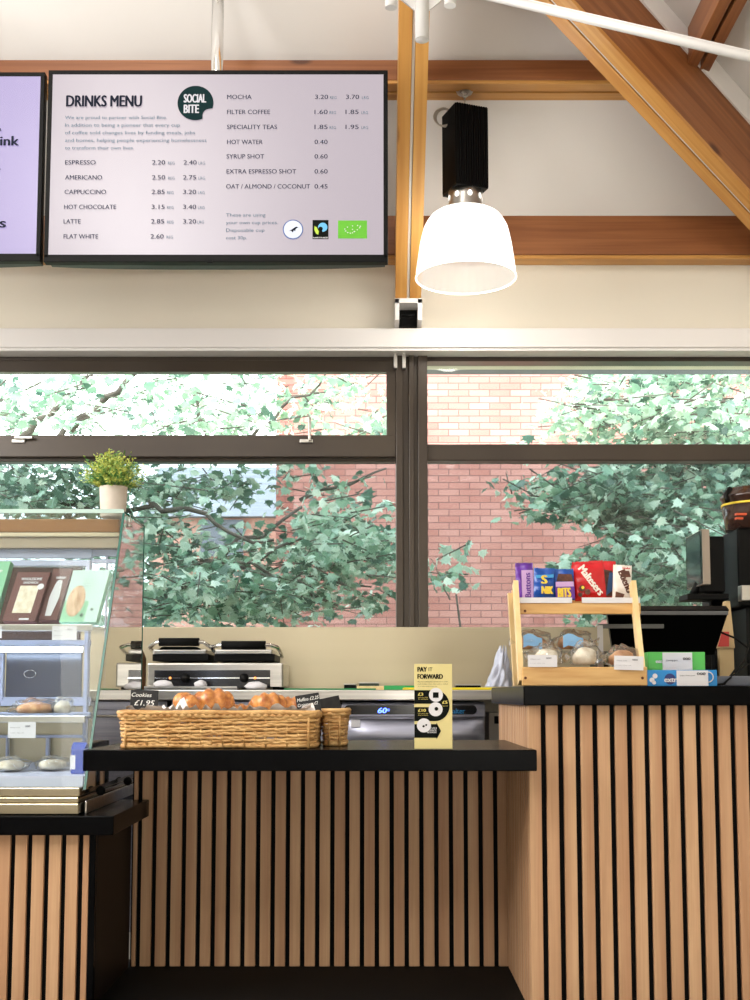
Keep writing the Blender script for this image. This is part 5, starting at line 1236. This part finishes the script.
# ------------------------------------------------------------------ light
W = bpy.data.worlds.new('sky'); bpy.context.scene.world = W; W.use_nodes = True
bg = W.node_tree.nodes['Background']; bg.inputs[0].default_value = (.93,.97,1.,1); bg.inputs[1].default_value = 5.0
def area(nm, loc, rot, sx, sy, power, col=(1,1,1)):
    l = bpy.data.lights.new(nm, 'AREA'); l.shape = 'RECTANGLE'; l.size = sx; l.size_y = sy; l.energy = power; l.color = col
    o = bpy.data.objects.new(nm, l); COL.objects.link(o); o.location = loc; o.rotation_euler = rot; return o
area('high_fill_behind', (-.6, -2.9, 5.4), (math.radians(80), 0, 0), 5.0, 1.4, 380, (1,.98,.95))      # added soft fill high behind the viewer, no real glazing
area('overhead_fill', (-.5, .6, 4.9), (math.radians(25), 0, 0), 3.0, 1.6, 90, (1,.95,.88))  # added fill lamp overhead, out of view
area('left_fill', (-3.33, 2.25, 2.5), (math.radians(90), 0, math.radians(-80)), 2.6, 1.8, 125, (1,.98,.95))   # added fill lamp at the left wall, brightens the wall under the screens
area('splash_fill', (.85, -3.05, 1.0), (math.radians(90), 0, 0), .8, 1.1, 20, (1,.97,.88))   # added lamp behind the viewer, puts a highlight on the splashback
area('low_fill', (-.6, -3.0, .75), (math.radians(100), 0, 0), 4.6, 1.2, 14, (1,.98,.95))   # added weak fill from low behind the viewer
for nm, loc, pw in (('lamp_light', (lx,YLP,zrim+.06), 7),):
    l = bpy.data.lights.new(nm, 'POINT'); l.energy = pw; l.color = (1,.96,.88); l.shadow_soft_size = .12
    o = bpy.data.objects.new(nm, l); COL.objects.link(o); o.location = loc
sun = bpy.data.lights.new('sun', 'SUN'); sun.energy = 1.2; sun.angle = .2; so = bpy.data.objects.new('sun', sun); COL.objects.link(so)
so.rotation_euler = Euler((math.radians(38), math.radians(-25), 0))

# ------------------------------------------------------------------ camera
cam = bpy.data.cameras.new('camera'); co = bpy.data.objects.new('camera', cam); COL.objects.link(co)
cam.sensor_fit = 'VERTICAL'; cam.sensor_height = 36; cam.sensor_width = 27; cam.lens = FPX/1000*36
cam.shift_y = (CY-500)/1000.0
co.location = (0, 0, EYE); co.rotation_euler = (math.radians(90)+PITCH, 0, 0)
bpy.context.scene.camera = co
vs = bpy.context.scene.view_settings
vs.view_transform = 'Standard'; vs.look = 'None'; vs.gamma = 1; vs.use_curve_mapping = False; vs.exposure = .5
